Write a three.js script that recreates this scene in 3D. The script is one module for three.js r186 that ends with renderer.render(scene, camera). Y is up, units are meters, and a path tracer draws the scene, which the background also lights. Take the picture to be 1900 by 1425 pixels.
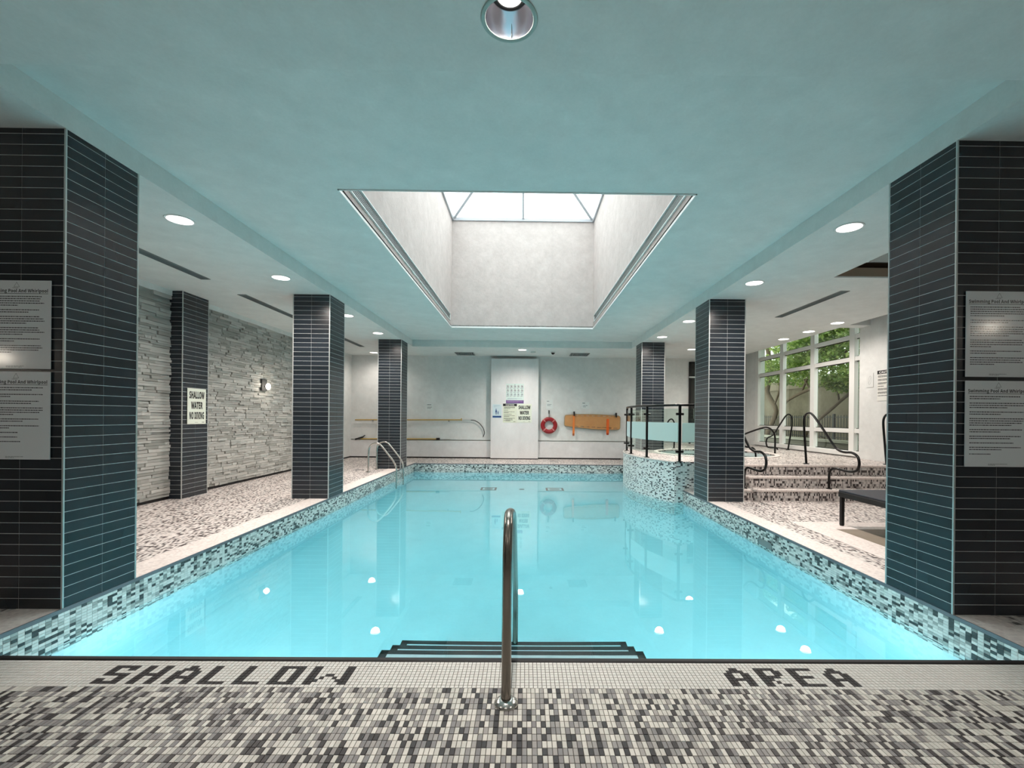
import * as THREE from 'three';
import { mergeGeometries, toCreasedNormals } from 'three/addons/utils/BufferGeometryUtils.js';
import { RoundedBoxGeometry } from 'three/addons/geometries/RoundedBoxGeometry.js';

// ---------------------------------------------------------------- camera, sky, exposure
const scene = new THREE.Scene();
const camera = new THREE.PerspectiveCamera(2 * Math.atan(712.5 / 850.16) * 180 / Math.PI, 4 / 3, 0.05, 200);
camera.position.set(0, 1.43, 0);
camera.rotation.order = 'YXZ';
camera.rotation.set(-0.0012, -0.009, 0.0093);
camera.setViewOffset(1900, 1425, -31.62, -62.52, 1900, 1425);
scene.background = new THREE.Color().setRGB(4.5, 4.55, 4.7);      // even overcast daylight
const renderer = new THREE.WebGLRenderer({ antialias: true });
renderer.toneMapping = THREE.LinearToneMapping;
renderer.toneMappingExposure = 1.14;
renderer.shadowMap.enabled = true;
const DOWNLIGHT = 24, SCONCE = 0.4, ADDED_POOL_LAMP = 7;

// ---------------------------------------------------------------- measures (metres; d = distance in front of the camera, z = -d)
const XL = -3.35, XR = 3.16, W = 0.63, HS = 3.495, HT = 3.688, NEAR = 2.72, FAR = 13.87, WATER = -0.25, BOTTOM = -1.36;
const WALL_L = -5.98, WALL_R = 7.62, WALL_B = 15.74, PLAT = 0.57;

// ---------------------------------------------------------------- helpers
let seed = 7;
const rnd = () => { seed = (seed + 0x6d2b79f5) | 0; let t = Math.imul(seed ^ (seed >>> 15), 1 | seed); t = (t + Math.imul(t ^ (t >>> 7), 61 | t)) ^ t; return ((t ^ (t >>> 14)) >>> 0) / 4294967296; };
const rr = (a, b) => a + (b - a) * rnd();
const V = (x, y, d) => new THREE.Vector3(x, y, -d);
const used = new Map();
const numbered = (n) => { const k = used.get(n) || 0; used.set(n, k + 1); return k ? n + '_' + String(k).padStart(3, '0') : n; };
function shade(o) { o.castShadow = true; o.receiveShadow = true; return o; }
function mesh(name, geo, mat, parent) { const m = shade(new THREE.Mesh(geo, mat)); m.name = parent ? name : numbered(name); (parent || scene).add(m); return m; }
function tag(o, label, category, group) { o.userData.label = label; o.userData.category = category; if (group) o.userData.group = group; return o; }
function thing(name, label, category, group, pos = [0, 0, 0], turn = 0) {
  const g = new THREE.Group(); g.name = numbered(name); scene.add(g); g.position.set(pos[0], pos[1], -pos[2]); g.rotation.y = turn;
  return tag(g, label, category, group);
}
function structure(name, label, category) { const g = new THREE.Group(); g.name = name; scene.add(g); g.userData.kind = 'structure'; g.userData.label = label; g.userData.category = category; return g; }
function uvWorld(g) {
  g = g.index ? g.toNonIndexed() : g; const p = g.attributes.position, n = g.attributes.normal, uv = new Float32Array(p.count * 2);
  for (let i = 0; i < p.count; i++) {
    const ax = Math.abs(n.getX(i)), ay = Math.abs(n.getY(i)), az = Math.abs(n.getZ(i));
    const [u, v] = ay >= ax && ay >= az ? [p.getX(i), p.getZ(i)] : ax >= az ? [p.getZ(i), p.getY(i)] : [p.getX(i), p.getY(i)];
    uv[i * 2] = u; uv[i * 2 + 1] = v;
  }
  g.setAttribute('uv', new THREE.BufferAttribute(uv, 2)); return g;
}
const bx = (x0, x1, y0, y1, d0, d1) => uvWorld(new THREE.BoxGeometry(Math.abs(x1 - x0), Math.abs(y1 - y0), Math.abs(d1 - d0)).translate((x0 + x1) / 2, (y0 + y1) / 2, -(d0 + d1) / 2));
const rbx = (x0, x1, y0, y1, d0, d1, r = 0.01, s = 2) => { const g = new RoundedBoxGeometry(Math.abs(x1 - x0), Math.abs(y1 - y0), Math.abs(d1 - d0), s, r).translate((x0 + x1) / 2, (y0 + y1) / 2, -(d0 + d1) / 2); return g.index ? g.toNonIndexed() : g; };
const merge = (list) => mergeGeometries(list.map((g) => { const h = g.index ? g.toNonIndexed() : g; for (const k of Object.keys(h.attributes)) if (!['position', 'normal', 'uv'].includes(k)) h.deleteAttribute(k); return h; }));
function slab(outline, holes, y0, y1) {   // plan outline of [x, d] points, raised from y0 to y1
  const sh = new THREE.Shape(outline.map(([x, d]) => new THREE.Vector2(x, d)));
  for (const h of holes) sh.holes.push(new THREE.Path(h.map(([x, d]) => new THREE.Vector2(x, d))));
  return uvWorld(new THREE.ExtrudeGeometry(sh, { depth: y1 - y0, bevelEnabled: false, curveSegments: 24 }).rotateX(-Math.PI / 2).translate(0, y0, 0));
}
const rect = (x0, x1, d0, d1) => [[x0, d0], [x1, d0], [x1, d1], [x0, d1]];
const ring = (cx, cd, r, n = 48) => Array.from({ length: n }, (_, i) => [cx + r * Math.cos(i / n * 2 * Math.PI), cd + r * Math.sin(i / n * 2 * Math.PI)]);
function tube(pts, r, n = 0, radial = 12, type = 'catmullrom', tension = 0.35) {
  const c = new THREE.CatmullRomCurve3(pts, false, type, tension);
  return new THREE.TubeGeometry(c, n || pts.length * 8, r, radial, false);
}
function bar(a, b, w, h) {   // straight bar of section w x h from a to b
  const L = a.distanceTo(b), g = new THREE.BoxGeometry(w, h, L), m = new THREE.Matrix4(), q = new THREE.Matrix4().lookAt(a, b, Math.abs(b.y - a.y) > 0.99 * L ? new THREE.Vector3(0, 0, 1) : new THREE.Vector3(0, 1, 0));
  m.makeTranslation((a.x + b.x) / 2, (a.y + b.y) / 2, (a.z + b.z) / 2).multiply(q); return g.applyMatrix4(m).toNonIndexed();
}
const rod = (a, b, r, n = 10) => { const L = a.distanceTo(b), g = new THREE.CylinderGeometry(r, r, L, n); const q = new THREE.Quaternion().setFromUnitVectors(new THREE.Vector3(0, 1, 0), b.clone().sub(a).normalize()); return g.applyQuaternion(q).translate((a.x + b.x) / 2, (a.y + b.y) / 2, (a.z + b.z) / 2).toNonIndexed(); };
function tileGeo(w, h, t, b) {   // tile lying in xy, face towards +z, chamfered
  const x = w / 2, y = h / 2, o = [[-x, -y, 0], [x, -y, 0], [x, y, 0], [-x, y, 0]], m = o.map(([a, c]) => [a, c, t - b]), f = o.map(([a, c]) => [a - Math.sign(a) * b, c - Math.sign(c) * b, t]);
  const pos = [], quad = (a, c, e, g) => pos.push(...a, ...c, ...e, ...a, ...e, ...g);
  quad(...f);
  for (let i = 0; i < 4; i++) { const j = (i + 1) % 4; quad(m[i], m[j], f[j], f[i]); quad(o[i], o[j], m[j], m[i]); }
  const g = new THREE.BufferGeometry().setAttribute('position', new THREE.Float32BufferAttribute(pos, 3)); g.computeVertexNormals();
  const uv = new Float32Array(pos.length / 3 * 2); for (let i = 0; i < pos.length / 3; i++) { uv[2 * i] = pos[3 * i]; uv[2 * i + 1] = pos[3 * i + 1]; }
  return g.setAttribute('uv', new THREE.BufferAttribute(uv, 2));
}
function sheet(pts) {   // one glazed sheet
  const pos = []; for (let i = 1; i < pts.length - 1; i++) pos.push(...pts[0].toArray(), ...pts[i].toArray(), ...pts[i + 1].toArray());
  const g = new THREE.BufferGeometry().setAttribute('position', new THREE.Float32BufferAttribute(pos, 3)); g.computeVertexNormals(); return g;
}
function poly(pts, t = 0.008) {   // flat pane with thickness t, from 3 or 4 corners
  const n = new THREE.Vector3().crossVectors(pts[1].clone().sub(pts[0]), pts[2].clone().sub(pts[0])).normalize().multiplyScalar(t / 2);
  const A = pts.map((p) => p.clone().add(n)), B = pts.map((p) => p.clone().sub(n)), pos = [], tri = (a, b, c) => pos.push(...a.toArray(), ...b.toArray(), ...c.toArray());
  for (let i = 1; i < pts.length - 1; i++) { tri(A[0], A[i], A[i + 1]); tri(B[0], B[i + 1], B[i]); }
  for (let i = 0; i < pts.length; i++) { const j = (i + 1) % pts.length; tri(A[i], B[i], B[j]); tri(A[i], B[j], A[j]); }
  const g = new THREE.BufferGeometry().setAttribute('position', new THREE.Float32BufferAttribute(pos, 3)); g.computeVertexNormals(); return g;
}
// ---------------------------------------------------------------- textures
function canvas(w, h, draw) { const c = document.createElement('canvas'); c.width = w; c.height = h; draw(c.getContext('2d'), w, h); return c; }
function texture(c, rw, rh, srgb = true) {
  const t = new THREE.CanvasTexture(c); t.wrapS = t.wrapT = THREE.RepeatWrapping; t.magFilter = THREE.LinearFilter; if (rw) t.repeat.set(1 / rw, 1 / rh); if (srgb) t.colorSpace = THREE.SRGBColorSpace; return t;
}
function mosaic(cols, rows, tw, th, pal, grout, seedValue) {   // bricks of tw x th metres, cols x rows of them
  const keep = seed; seed = seedValue;
  const pw = 1024 / cols, ph = 1024 / rows;
  const c = canvas(1024, 1024, (g) => {
    g.fillStyle = grout; g.fillRect(0, 0, 1024, 1024);
    for (let r = 0; r < rows; r++) for (let k = 0; k < cols; k++) {
      let q = rnd(), i = 0; while (i < pal.length - 1 && (q -= pal[i][1]) > 0) i++;
      const [R, G, B] = pal[i][0], j = rr(-9, 9); g.fillStyle = `rgb(${R + j | 0},${G + j | 0},${B + j | 0})`;
      g.fillRect(k * pw + 0.8, r * ph + 0.8, pw - 1.6, ph - 1.6);
    }
  });
  seed = keep; return texture(c, cols * tw, rows * th);
}
function mottle(base, amp, seedValue, size = 512, streak = 1) {   // layered value noise as plain paint or plaster colour
  const keep = seed; seed = seedValue; const layers = [8, 16, 32, 128, 256].map((n) => ({ n, v: Float32Array.from({ length: n * n }, () => rnd() - 0.5) }));
  const d = new Uint8Array(size * size * 4), at = (l, x, y) => l.v[((y + l.n) % l.n) * l.n + ((x + l.n) % l.n)];
  for (let y = 0; y < size; y++) for (let x = 0; x < size; x++) {
    let s = 0; layers.forEach((l, i) => { const fx = x / size * l.n, fy = y / size * l.n / streak, x0 = Math.floor(fx), y0 = Math.floor(fy), u = fx - x0, v = fy - y0; s += (at(l, x0, y0) * (1 - u) * (1 - v) + at(l, x0 + 1, y0) * u * (1 - v) + at(l, x0, y0 + 1) * (1 - u) * v + at(l, x0 + 1, y0 + 1) * u * v) * [1, 0.9, 0.7, 0.5, 0.5][i]; });
    for (let c = 0; c < 3; c++) d[(y * size + x) * 4 + c] = Math.max(0, Math.min(255, base[c] + s * amp)); d[(y * size + x) * 4 + 3] = 255;
  }
  seed = keep; const t = new THREE.DataTexture(d, size, size); t.wrapS = t.wrapT = THREE.RepeatWrapping; t.magFilter = THREE.LinearFilter; t.needsUpdate = true; return t;
}
const srgb = (t, w) => { t.colorSpace = THREE.SRGBColorSpace; t.repeat.set(1 / w, 1 / w); return t; };
const bumpTex = (seedValue, w) => { const t = mottle([128, 128, 128], 90, seedValue, 256); t.repeat.set(1 / w, 1 / w); return t; };
const std = (color, roughness = 0.6, more = {}) => new THREE.MeshStandardMaterial({ color, roughness, ...more });

const M = {
  paint: std('#ffffff', 0.75, { map: srgb(mottle([226, 230, 228], 7, 11), 2.3) }),
  plaster: std('#ffffff', 0.9, { map: srgb(mottle([192, 183, 179], 9, 12, 512), 1.3), bumpMap: bumpTex(13, 0.5), bumpScale: 0.004 }),
  whiteTrim: std('#eef0ee', 0.5),
  wallWhite: std('#ffffff', 0.6, { map: srgb(mottle([222, 224, 222], 8, 14), 1.7) }),
  wains: std('#ffffff', 0.5, { map: srgb(mottle([228, 228, 228], 7, 15), 1.4) }),
  black: std('#0b0b0c', 0.6),
  blackMetal: std('#0d0d0e', 0.28, { metalness: 0.3 }),
  grout: std('#d4d8d8', 0.8),
  grey: std('#8c908f', 0.5),
  darkGrey: std('#2b2d2e', 0.6),
  steel: std('#c9c7c2', 0.22, { metalness: 1 }),
  darkSteel: std('#8d877f', 0.25, { metalness: 1 }),
  alu: std('#c9ccca', 0.35, { metalness: 0.6 }),
  chrome: std('#e6e6ea', 0.12, { metalness: 1 }),
  pool: std('#ffffff', 0.8, { map: srgb(mottle([232, 245, 249], 4, 16), 3.1) }),
  nosing: std('#101416', 0.5),
  water: new THREE.MeshPhysicalMaterial({ color: '#ffffff', roughness: 0, transmission: 1, ior: 1.333, thickness: 1, attenuationColor: new THREE.Color().setRGB(0.72, 0.966, 0.990), attenuationDistance: 1.0 }),
  glass: new THREE.MeshPhysicalMaterial({ color: '#eff8f5', roughness: 0, transmission: 1, ior: 1.5, thickness: 0 }),
  winGlass: new THREE.MeshPhysicalMaterial({ color: '#aebaae', roughness: 0, transmission: 1, ior: 1.5, thickness: 0 }),
  frost: new THREE.MeshPhysicalMaterial({ color: '#e2eff0', roughness: 0.85, transmission: 0.6, ior: 1.5, thickness: 0 }),
  frame: std('#e6e7e4', 0.5),
  lens: std('#ffffff', 0.4, { emissive: '#fff6f2', emissiveIntensity: 5 }),
  addedPoolLens: std('#ffffff', 0.4, { emissive: '#f2fbff', emissiveIntensity: 3 }),
  globe: std('#ffffff', 0.4, { emissive: '#fff4e4', emissiveIntensity: 6 }),
  deck: std('#ffffff', 0.42, { map: mosaic(64, 32, 0.022, 0.0437, [[[226, 218, 212], 0.42], [[190, 182, 178], 0.33], [[70, 62, 62], 0.25]], '#a49a98', 21) }),
  deckPale: std('#ffffff', 0.45, { map: mosaic(64, 64, 0.024, 0.024, [[[232, 222, 216], 0.8], [[220, 208, 203], 0.2]], '#cfc4c0', 22) }),
  tubMosaic: std('#ffffff', 0.35, { map: mosaic(32, 64, 0.0437, 0.022, [[[250, 249, 245], 0.58], [[222, 222, 218], 0.22], [[62, 64, 65], 0.20]], '#dcdcd8', 24) }),
  riser: std('#ffffff', 0.4, { map: mosaic(64, 32, 0.022, 0.0437, [[[214, 208, 204], 0.45], [[172, 166, 163], 0.3], [[52, 46, 46], 0.25]], '#9a9390', 25) }),
  groutDark: std('#3b3935', 0.9),
  beige: std('#8f8578', 0.6, { map: srgb(mottle([235, 232, 228], 14, 17), 1.1) }),
  sling: std('#23262f', 0.6),
  red: std('#93131d', 0.45),
  board: std('#ffffff', 0.5, { map: srgb(mottle([200, 146, 92], 6, 18), 1.9) }),
  boardEdge: std('#9a8a6c', 0.6),
  strap: std('#e8641c', 0.6),
  pole: std('#b89a4e', 0.45),
  rope: std('#e6d9cf', 0.8),
};
// ---------------------------------------------------------------- setting: ceiling
const ceiling = structure('ceiling', 'white painted ceiling with raised tray over the pool', 'ceiling');
const TRAY = [XL, XR, 2.748, 13.60], SKY = [-1.89, 1.71, 4.59, 11.63], COF = [4.45, 6.30, 3.90, 6.60], CAN = [-0.1, 2.38];
const SLOTS = [[-4.90, 4.6, 7.05], [-4.89, 7.93, 10.4], [-4.89, 11.3, 13.75], [5.10, 7.28, 9.2]], VENTS = [[-1.98, 15.05], [1.76, 14.95]];
mesh('soffit', slab(rect(WALL_L - 0.2, 7.03, -3.2, 15.95), [rect(...TRAY), rect(COF[0], COF[1], COF[2], COF[3] + 0.35), ring(...CAN, 0.128), ...SLOTS.map(([x, a, b]) => rect(x - 0.065, x + 0.065, a, b)), ...VENTS.map(([x, d]) => rect(x - 0.28, x + 0.28, d - 0.28, d + 0.28))], HS, HS + 0.25), M.paint, ceiling);
mesh('tray_panel', slab(rect(XL - 0.15, XR + 0.15, 2.6, 13.75), [rect(...SKY)], HT, HT + 0.055), M.paint, ceiling);
mesh('roof_deck', slab(rect(WALL_L - 0.4, WALL_R + 0.5, -3.5, 16.2), [rect(SKY[0] - 0.1, SKY[1] + 0.1, SKY[2] - 0.1, SKY[3] + 0.1)], 4.05, 4.25), M.paint, ceiling);
// coffer in the ceiling beside the steps
mesh('coffer_panel', bx(COF[0] - 0.1, COF[1] + 0.1, 3.95, 4.0, COF[2] - 0.1, COF[3] + 0.5), M.paint, ceiling);
{
  const brown = std('#8d7a68', 0.6);
  mesh('coffer_fascia', bx(COF[0], COF[1], HS + 0.02, 3.64, COF[3], COF[3] + 0.04), brown, ceiling);
  mesh('coffer_cover', bx(COF[0], COF[1], HS, HS + 0.02, COF[3], COF[3] + 0.35), M.paint, ceiling);
  mesh('coffer_niche', merge([bx(COF[0], COF[1], 3.735, 3.745, COF[3] + 0.02, COF[3] + 0.36), bx(COF[0], COF[1], HS + 0.02, 3.74, COF[3] + 0.34, COF[3] + 0.36)]), brown, ceiling);
  mesh('coffer_side', merge([bx(COF[0] - 0.04, COF[0], HS + 0.2, 3.98, COF[2], COF[3]), bx(COF[1], COF[1] + 0.04, HS + 0.2, 3.98, COF[2], COF[3]), bx(COF[0], COF[1], 3.73, 3.98, COF[3], COF[3] + 0.04), bx(COF[0], COF[1], HS + 0.2, 3.98, COF[2] - 0.04, COF[2])]), M.paint, ceiling);
}
// window pocket end
mesh('pocket_end', bx(7.03, WALL_R + 0.2, HS, 4.1, 9.9, 10.2), M.paint, ceiling);
// ---------------------------------------------------------------- skylight
const skyTop = 6.42;
const well = structure('wall_skylight', 'white rough plaster walls of the deep skylight well', 'wall');
mesh('well_side', merge([bx(SKY[0] - 0.14, SKY[0], HT + 0.03, 3.835, SKY[2] - 0.14, SKY[3] + 0.14), bx(SKY[0] - 0.14, SKY[0], 3.965, skyTop, SKY[2] - 0.14, SKY[3] + 0.14), bx(SKY[0] - 0.14, SKY[0], 3.835, 3.965, SKY[2] - 0.14, 4.70), bx(SKY[0] - 0.14, SKY[0], 3.835, 3.965, 11.40, SKY[3] + 0.14)]), M.plaster, well);
mesh('well_side', merge([bx(SKY[1], SKY[1] + 0.14, HT + 0.03, 3.835, SKY[2] - 0.14, SKY[3] + 0.14), bx(SKY[1], SKY[1] + 0.14, 3.965, skyTop, SKY[2] - 0.14, SKY[3] + 0.14), bx(SKY[1], SKY[1] + 0.14, 3.835, 3.965, SKY[2] - 0.14, 4.70), bx(SKY[1], SKY[1] + 0.14, 3.835, 3.965, 11.40, SKY[3] + 0.14)]), M.plaster, well);
mesh('well_end', bx(SKY[0], SKY[1], HT + 0.03, skyTop, SKY[3], SKY[3] + 0.14), M.plaster, well);
mesh('well_end', bx(SKY[0], SKY[1], HT + 0.03, skyTop, SKY[2] - 0.14, SKY[2]), M.plaster, well);
mesh('edge_bead', merge([bx(SKY[0], SKY[0] + 0.012, HT - 0.012, HT + 0.02, SKY[2], SKY[3]), bx(SKY[1] - 0.012, SKY[1], HT - 0.012, HT + 0.02, SKY[2], SKY[3]), bx(SKY[0], SKY[1], HT - 0.012, HT + 0.02, SKY[3] - 0.012, SKY[3]), bx(SKY[0], SKY[1], HT - 0.012, HT + 0.02, SKY[2], SKY[2] + 0.012)]), M.whiteTrim, well);
const roofLight = structure('window_1', 'hipped glass skylight with white bars above the well', 'skylight');
{
  const [a, b, c, e] = SKY, mx = (a + b) / 2, run = (b - a) / 2, ry = skyTop + run * 0.82, r0 = V(mx, ry, c + run), r1 = V(mx, ry, e - run);
  const C = [V(a, skyTop, c), V(b, skyTop, c), V(b, skyTop, e), V(a, skyTop, e)];
  const barM = std('#b2b5ba', 0.5);
  for (const [p, q] of [[C[0], r0], [C[1], r0], [C[2], r1], [C[3], r1]]) mesh('hip_bar', bar(p, q, 0.07, 0.09), barM, roofLight);
  mesh('ridge_bar', bar(r0, r1, 0.07, 0.09), barM, roofLight);
  for (const [p, q] of [[C[0], C[1]], [C[1], C[2]], [C[2], C[3]], [C[3], C[0]]]) mesh('curb_bar', bar(p, q, 0.09, 0.07), barM, roofLight);
  for (const [d, top] of [[e, r1], [c, r0]]) mesh('glazing_bar', bar(V(mx, skyTop, d), top, 0.05, 0.06), barM, roofLight);
  const n = 4, span = r1.z - r0.z;
  for (const X of [a, b]) for (let i = 0; i <= n; i++) { const z = r0.z + span * i / n; mesh('glazing_bar', bar(new THREE.Vector3(X, skyTop, z), new THREE.Vector3(mx, ry, z), 0.045, 0.06), barM, roofLight); }
  for (const X of [a, b]) {
    for (let i = 0; i < n; i++) { const z0 = r0.z + span * i / n, z1 = r0.z + span * (i + 1) / n; mesh('pane', sheet([new THREE.Vector3(X, skyTop, z0), new THREE.Vector3(X, skyTop, z1), new THREE.Vector3(mx, ry, z1), new THREE.Vector3(mx, ry, z0)]), M.glass, roofLight); }
    mesh('pane', sheet([V(X, skyTop, c), new THREE.Vector3(X, skyTop, r0.z), r0]), M.glass, roofLight);
    mesh('pane', sheet([V(X, skyTop, e), new THREE.Vector3(X, skyTop, r1.z), r1]), M.glass, roofLight);
  }
  for (const [d, top] of [[c, r0], [e, r1]]) for (const X of [a, b]) mesh('pane', sheet([V(X, skyTop, d), V(mx, skyTop, d), top]), M.glass, roofLight);
}
// slot diffusers low on the sides of the well
for (const [X, s, where] of [[SKY[0], 1, 'on the side of the stone wall'], [SKY[1], -1, 'on the side of the tall windows']]) {
  const t = thing('slot_diffuser', 'long perforated air grille low in the skylight well ' + where, 'air grille', 'grilles in the skylight well', [X, 3.90, 8.05]);
  mesh('duct', merge([new THREE.BoxGeometry(0.004, 0.14, 6.72).translate(-s * 0.14, 0, 0), new THREE.BoxGeometry(0.14, 0.004, 6.72).translate(-s * 0.07, 0.068, 0), new THREE.BoxGeometry(0.14, 0.004, 6.72).translate(-s * 0.07, -0.068, 0)]), M.grey, t);
  mesh('frame', merge([[-0.075, 0.012], [0.075, 0.012]].map(([y, h]) => new THREE.BoxGeometry(0.02, h, 6.72).translate(s * 0.01, y, 0)).concat([-3.36, 3.36].map((z) => new THREE.BoxGeometry(0.02, 0.16, 0.015).translate(s * 0.01, 0, z)))), M.whiteTrim, t);
  for (let k = 0; k < 5; k++) mesh('grille_bar', new THREE.BoxGeometry(0.012, 0.012, 6.68).translate(-s * 0.002, -0.052 + k * 0.026, 0), M.grey, t);
  const cross = []; for (let k = 0; k < 130; k++) cross.push(new THREE.BoxGeometry(0.008, 0.12, 0.022).translate(-s * 0.006, 0, -3.32 + k * 0.0515));
  const cb = mesh('cross_bars', merge(cross), M.grey, t); cb.userData.kind = 'stuff';
}
// ---------------------------------------------------------------- walls
const wallB = structure('wall_back', 'white painted end wall behind the pool', 'wall');
mesh('upper_wall', bx(WALL_L - 0.2, 7.85, 0.632, 4.1, WALL_B, WALL_B + 0.2), M.wallWhite, wallB);
mesh('dado_groove', bx(WALL_L, 7.62, 0.57, 0.65, WALL_B + 0.08, WALL_B + 0.2), M.wallWhite, wallB);
mesh('lower_wall', bx(WALL_L - 0.2, 7.85, 0.0, 0.585, WALL_B + 0.02, WALL_B + 0.2), M.wallWhite, wallB);
const dado = structure('trim_2', 'white projecting lower panel along the end wall', 'wall panel');
mesh('panel_face', bx(WALL_L, 7.62, 0.045, 0.585, WALL_B - 0.045, WALL_B + 0.02), M.wains, dado);
mesh('dado_cap', bx(WALL_L, 7.62, 0.585, 0.600, WALL_B - 0.048, WALL_B + 0.03), M.whiteTrim, dado);
const corn = structure('trim_3', 'shallow white cornice along the end wall', 'cornice');
mesh('cornice', bx(WALL_L, 7.62, 3.41, HS, WALL_B - 0.02, WALL_B), M.wallWhite, corn);
const PANEL_D = 15.49;
const panel = structure('trim_1', 'tall projecting white panel with posters on the end wall', 'wall panel');
mesh('panel_body', rbx(-1.155, 0.4525, 0.03, 3.405, PANEL_D, WALL_B + 0.02, 0.006, 1), M.wains, panel);
mesh('panel_plinth', bx(-1.15, 0.447, 0, 0.03, PANEL_D + 0.01, WALL_B), M.black, panel);
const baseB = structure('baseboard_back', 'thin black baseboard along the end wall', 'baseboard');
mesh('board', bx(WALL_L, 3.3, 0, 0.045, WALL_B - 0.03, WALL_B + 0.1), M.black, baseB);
const wallF = structure('wall_front', 'white wall behind the viewer', 'wall');
mesh('wall_face', bx(WALL_L - 0.4, WALL_R + 0.4, 0, 4.1, -3.4, -3.2), M.wallWhite, wallF);
const wallL = structure('wall_left', 'wall clad in pale grey ledger stone', 'stone wall');
mesh('backing', bx(WALL_L - 0.2, WALL_L, 0, 4.1, -3.3, 15.9), std('#4a4b48', 0.9), wallL);
mesh('plain_end', bx(WALL_L - 0.02, WALL_L + 0.035, 0.045, HS, 13.5, WALL_B), M.wallWhite, wallL);
mesh('cornice', bx(WALL_L - 0.02, WALL_L + 0.05, 3.405, HS, -3.2, WALL_B), M.paint, wallL);
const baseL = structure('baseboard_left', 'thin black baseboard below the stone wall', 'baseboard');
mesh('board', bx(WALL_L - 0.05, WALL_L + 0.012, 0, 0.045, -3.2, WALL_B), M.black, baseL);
{ // ledger stones
  const tones = ['#c6c7c2', '#bbbcb7', '#cfd0cb', '#afb1ab', '#d6d6d0'].map((c) => std(c, 0.85, { bumpMap: bumpTex(31, 0.25), bumpScale: 0.006 }));
  const shapes = Array.from({ length: 6 }, () => {   // unit stone: u along wall, v up, face towards +z with a riven surface
    const g = new THREE.BoxGeometry(1, 1, 1, 3, 1, 1).toNonIndexed(), p = g.attributes.position, jog = {};
    for (let i = 0; i < p.count; i++) { const k = [p.getX(i), p.getY(i), p.getZ(i)].map((q) => q.toFixed(2)).join(); jog[k] ||= [rr(-0.02, 0.02), rr(-0.05, 0.05), rr(-0.3, 0.05)]; const front = p.getZ(i) > 0 ? 1 : 0; p.setXYZ(i, p.getX(i) + jog[k][0], p.getY(i) + jog[k][1] * front, p.getZ(i) + jog[k][2] * front); }
    g.computeVertexNormals(); return g;
  });
  const stones = [];
  let y = 0.05;
  while (y < 3.40) {
    let h = rr(0.032, 0.062); if (y + h > 3.37) h = 3.405 - y;
    for (const [from, to] of [[-0.5, 7.737], [8.373, 13.5]]) for (let d = from; d < to - 0.005;) { const w = to - d < 0.5 ? to - d : rr(0.10, 0.42); if (w > 0.03) stones.push({ d: d + w / 2, y: y + h / 2, w: w - 0.006, h: h - 0.0045, t: rr(0.012, 0.05), s: Math.floor(rnd() * 6), c: Math.floor(rnd() * 5) }); d += Math.max(w, 0.01); }
    y += h;
  }
  const place = (s) => new THREE.Matrix4().compose(new THREE.Vector3(WALL_L + s.t / 2, s.y, -s.d), new THREE.Quaternion().setFromAxisAngle(new THREE.Vector3(0, 1, 0), Math.PI / 2), new THREE.Vector3(s.w, s.h, s.t));
  const live = stones;
  const size = (s) => (s.d > 7.2 && s.d < 12.2 ? s.w * s.h / (s.d * s.d * s.d) : 0);
  live.sort((p, q) => size(q) - size(p));
  live.slice(0, 300).forEach((s) => { const m = mesh('stone', shapes[s.s], tones[s.c], wallL); m.applyMatrix4(place(s)); });
  for (let c = 0; c < 5; c++) { const m = mesh('ledger_stones', mergeGeometries(live.slice(300).filter((s) => s.c === c).map((s) => shapes[s.s].clone().applyMatrix4(place(s)))), tones[c], wallL); m.userData.kind = 'stuff'; }
}
const wallR = structure('wall_right', 'white wall beside the tall windows', 'wall');
mesh('near_wall', bx(7.5, 7.9, 0, 4.1, -3.3, 10.22), M.wallWhite, wallR);
mesh('far_wall', bx(WALL_R, 7.9, 0, 4.1, 15.05, 15.9), M.wallWhite, wallR);
mesh('sill_wall', bx(WALL_R, 7.9, 0, 0.62, 10.2, 15.1), M.wallWhite, wallR);
mesh('head_wall', bx(WALL_R, 7.9, 3.98, 4.1, 10.2, 15.1), M.wallWhite, wallR);
// tall windows
const win = structure('window_2', 'tall white-framed windows looking out on trees', 'window');
{
  const X0 = 7.60, X1 = 7.74, ds = [10.25, 10.60, 12.07, 13.53, 14.97], hs = [0.66, 1.18, 2.85, 3.37, 3.96];
  for (const d of ds.slice(1)) mesh('mullion', rbx(X0 - 0.006, X1 - 0.036, 0.6, 3.985, d - 0.085, d + 0.085, 0.006, 1), M.frame, win);
  mesh('mullion', rbx(X0 + 0.02, X1, 0.6, 3.99, 10.20, 10.25, 0.006, 1), M.frame, win);
  for (const [i, y] of hs.entries()) mesh('transom', rbx(X0 + (i ? 0.01 : -0.06), X1, y - (i ? 0.05 : 0.06), y + 0.05, 10.2, 15.05, 0.006, 1), M.frame, win);
  for (let i = 0; i < ds.length - 1; i++) for (let k = 0; k < hs.length - 1; k++) {
    mesh('pane', sheet([V(7.684, hs[k], ds[i]), V(7.684, hs[k], ds[i + 1]), V(7.684, hs[k + 1], ds[i + 1]), V(7.684, hs[k + 1], ds[i])]), M.winGlass, win);
    const g = [bx(7.655, 7.675, hs[k] + 0.05, hs[k] + 0.066, ds[i] + 0.05, ds[i + 1] - 0.05), bx(7.655, 7.675, hs[k + 1] - 0.066, hs[k + 1] - 0.05, ds[i] + 0.05, ds[i + 1] - 0.05), bx(7.655, 7.675, hs[k] + 0.05, hs[k + 1] - 0.05, ds[i] + 0.05, ds[i] + 0.072), bx(7.655, 7.675, hs[k] + 0.05, hs[k + 1] - 0.05, ds[i + 1] - 0.072, ds[i + 1] - 0.05)];
    mesh('gasket', merge(g), M.black, win);
  }
}
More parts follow.
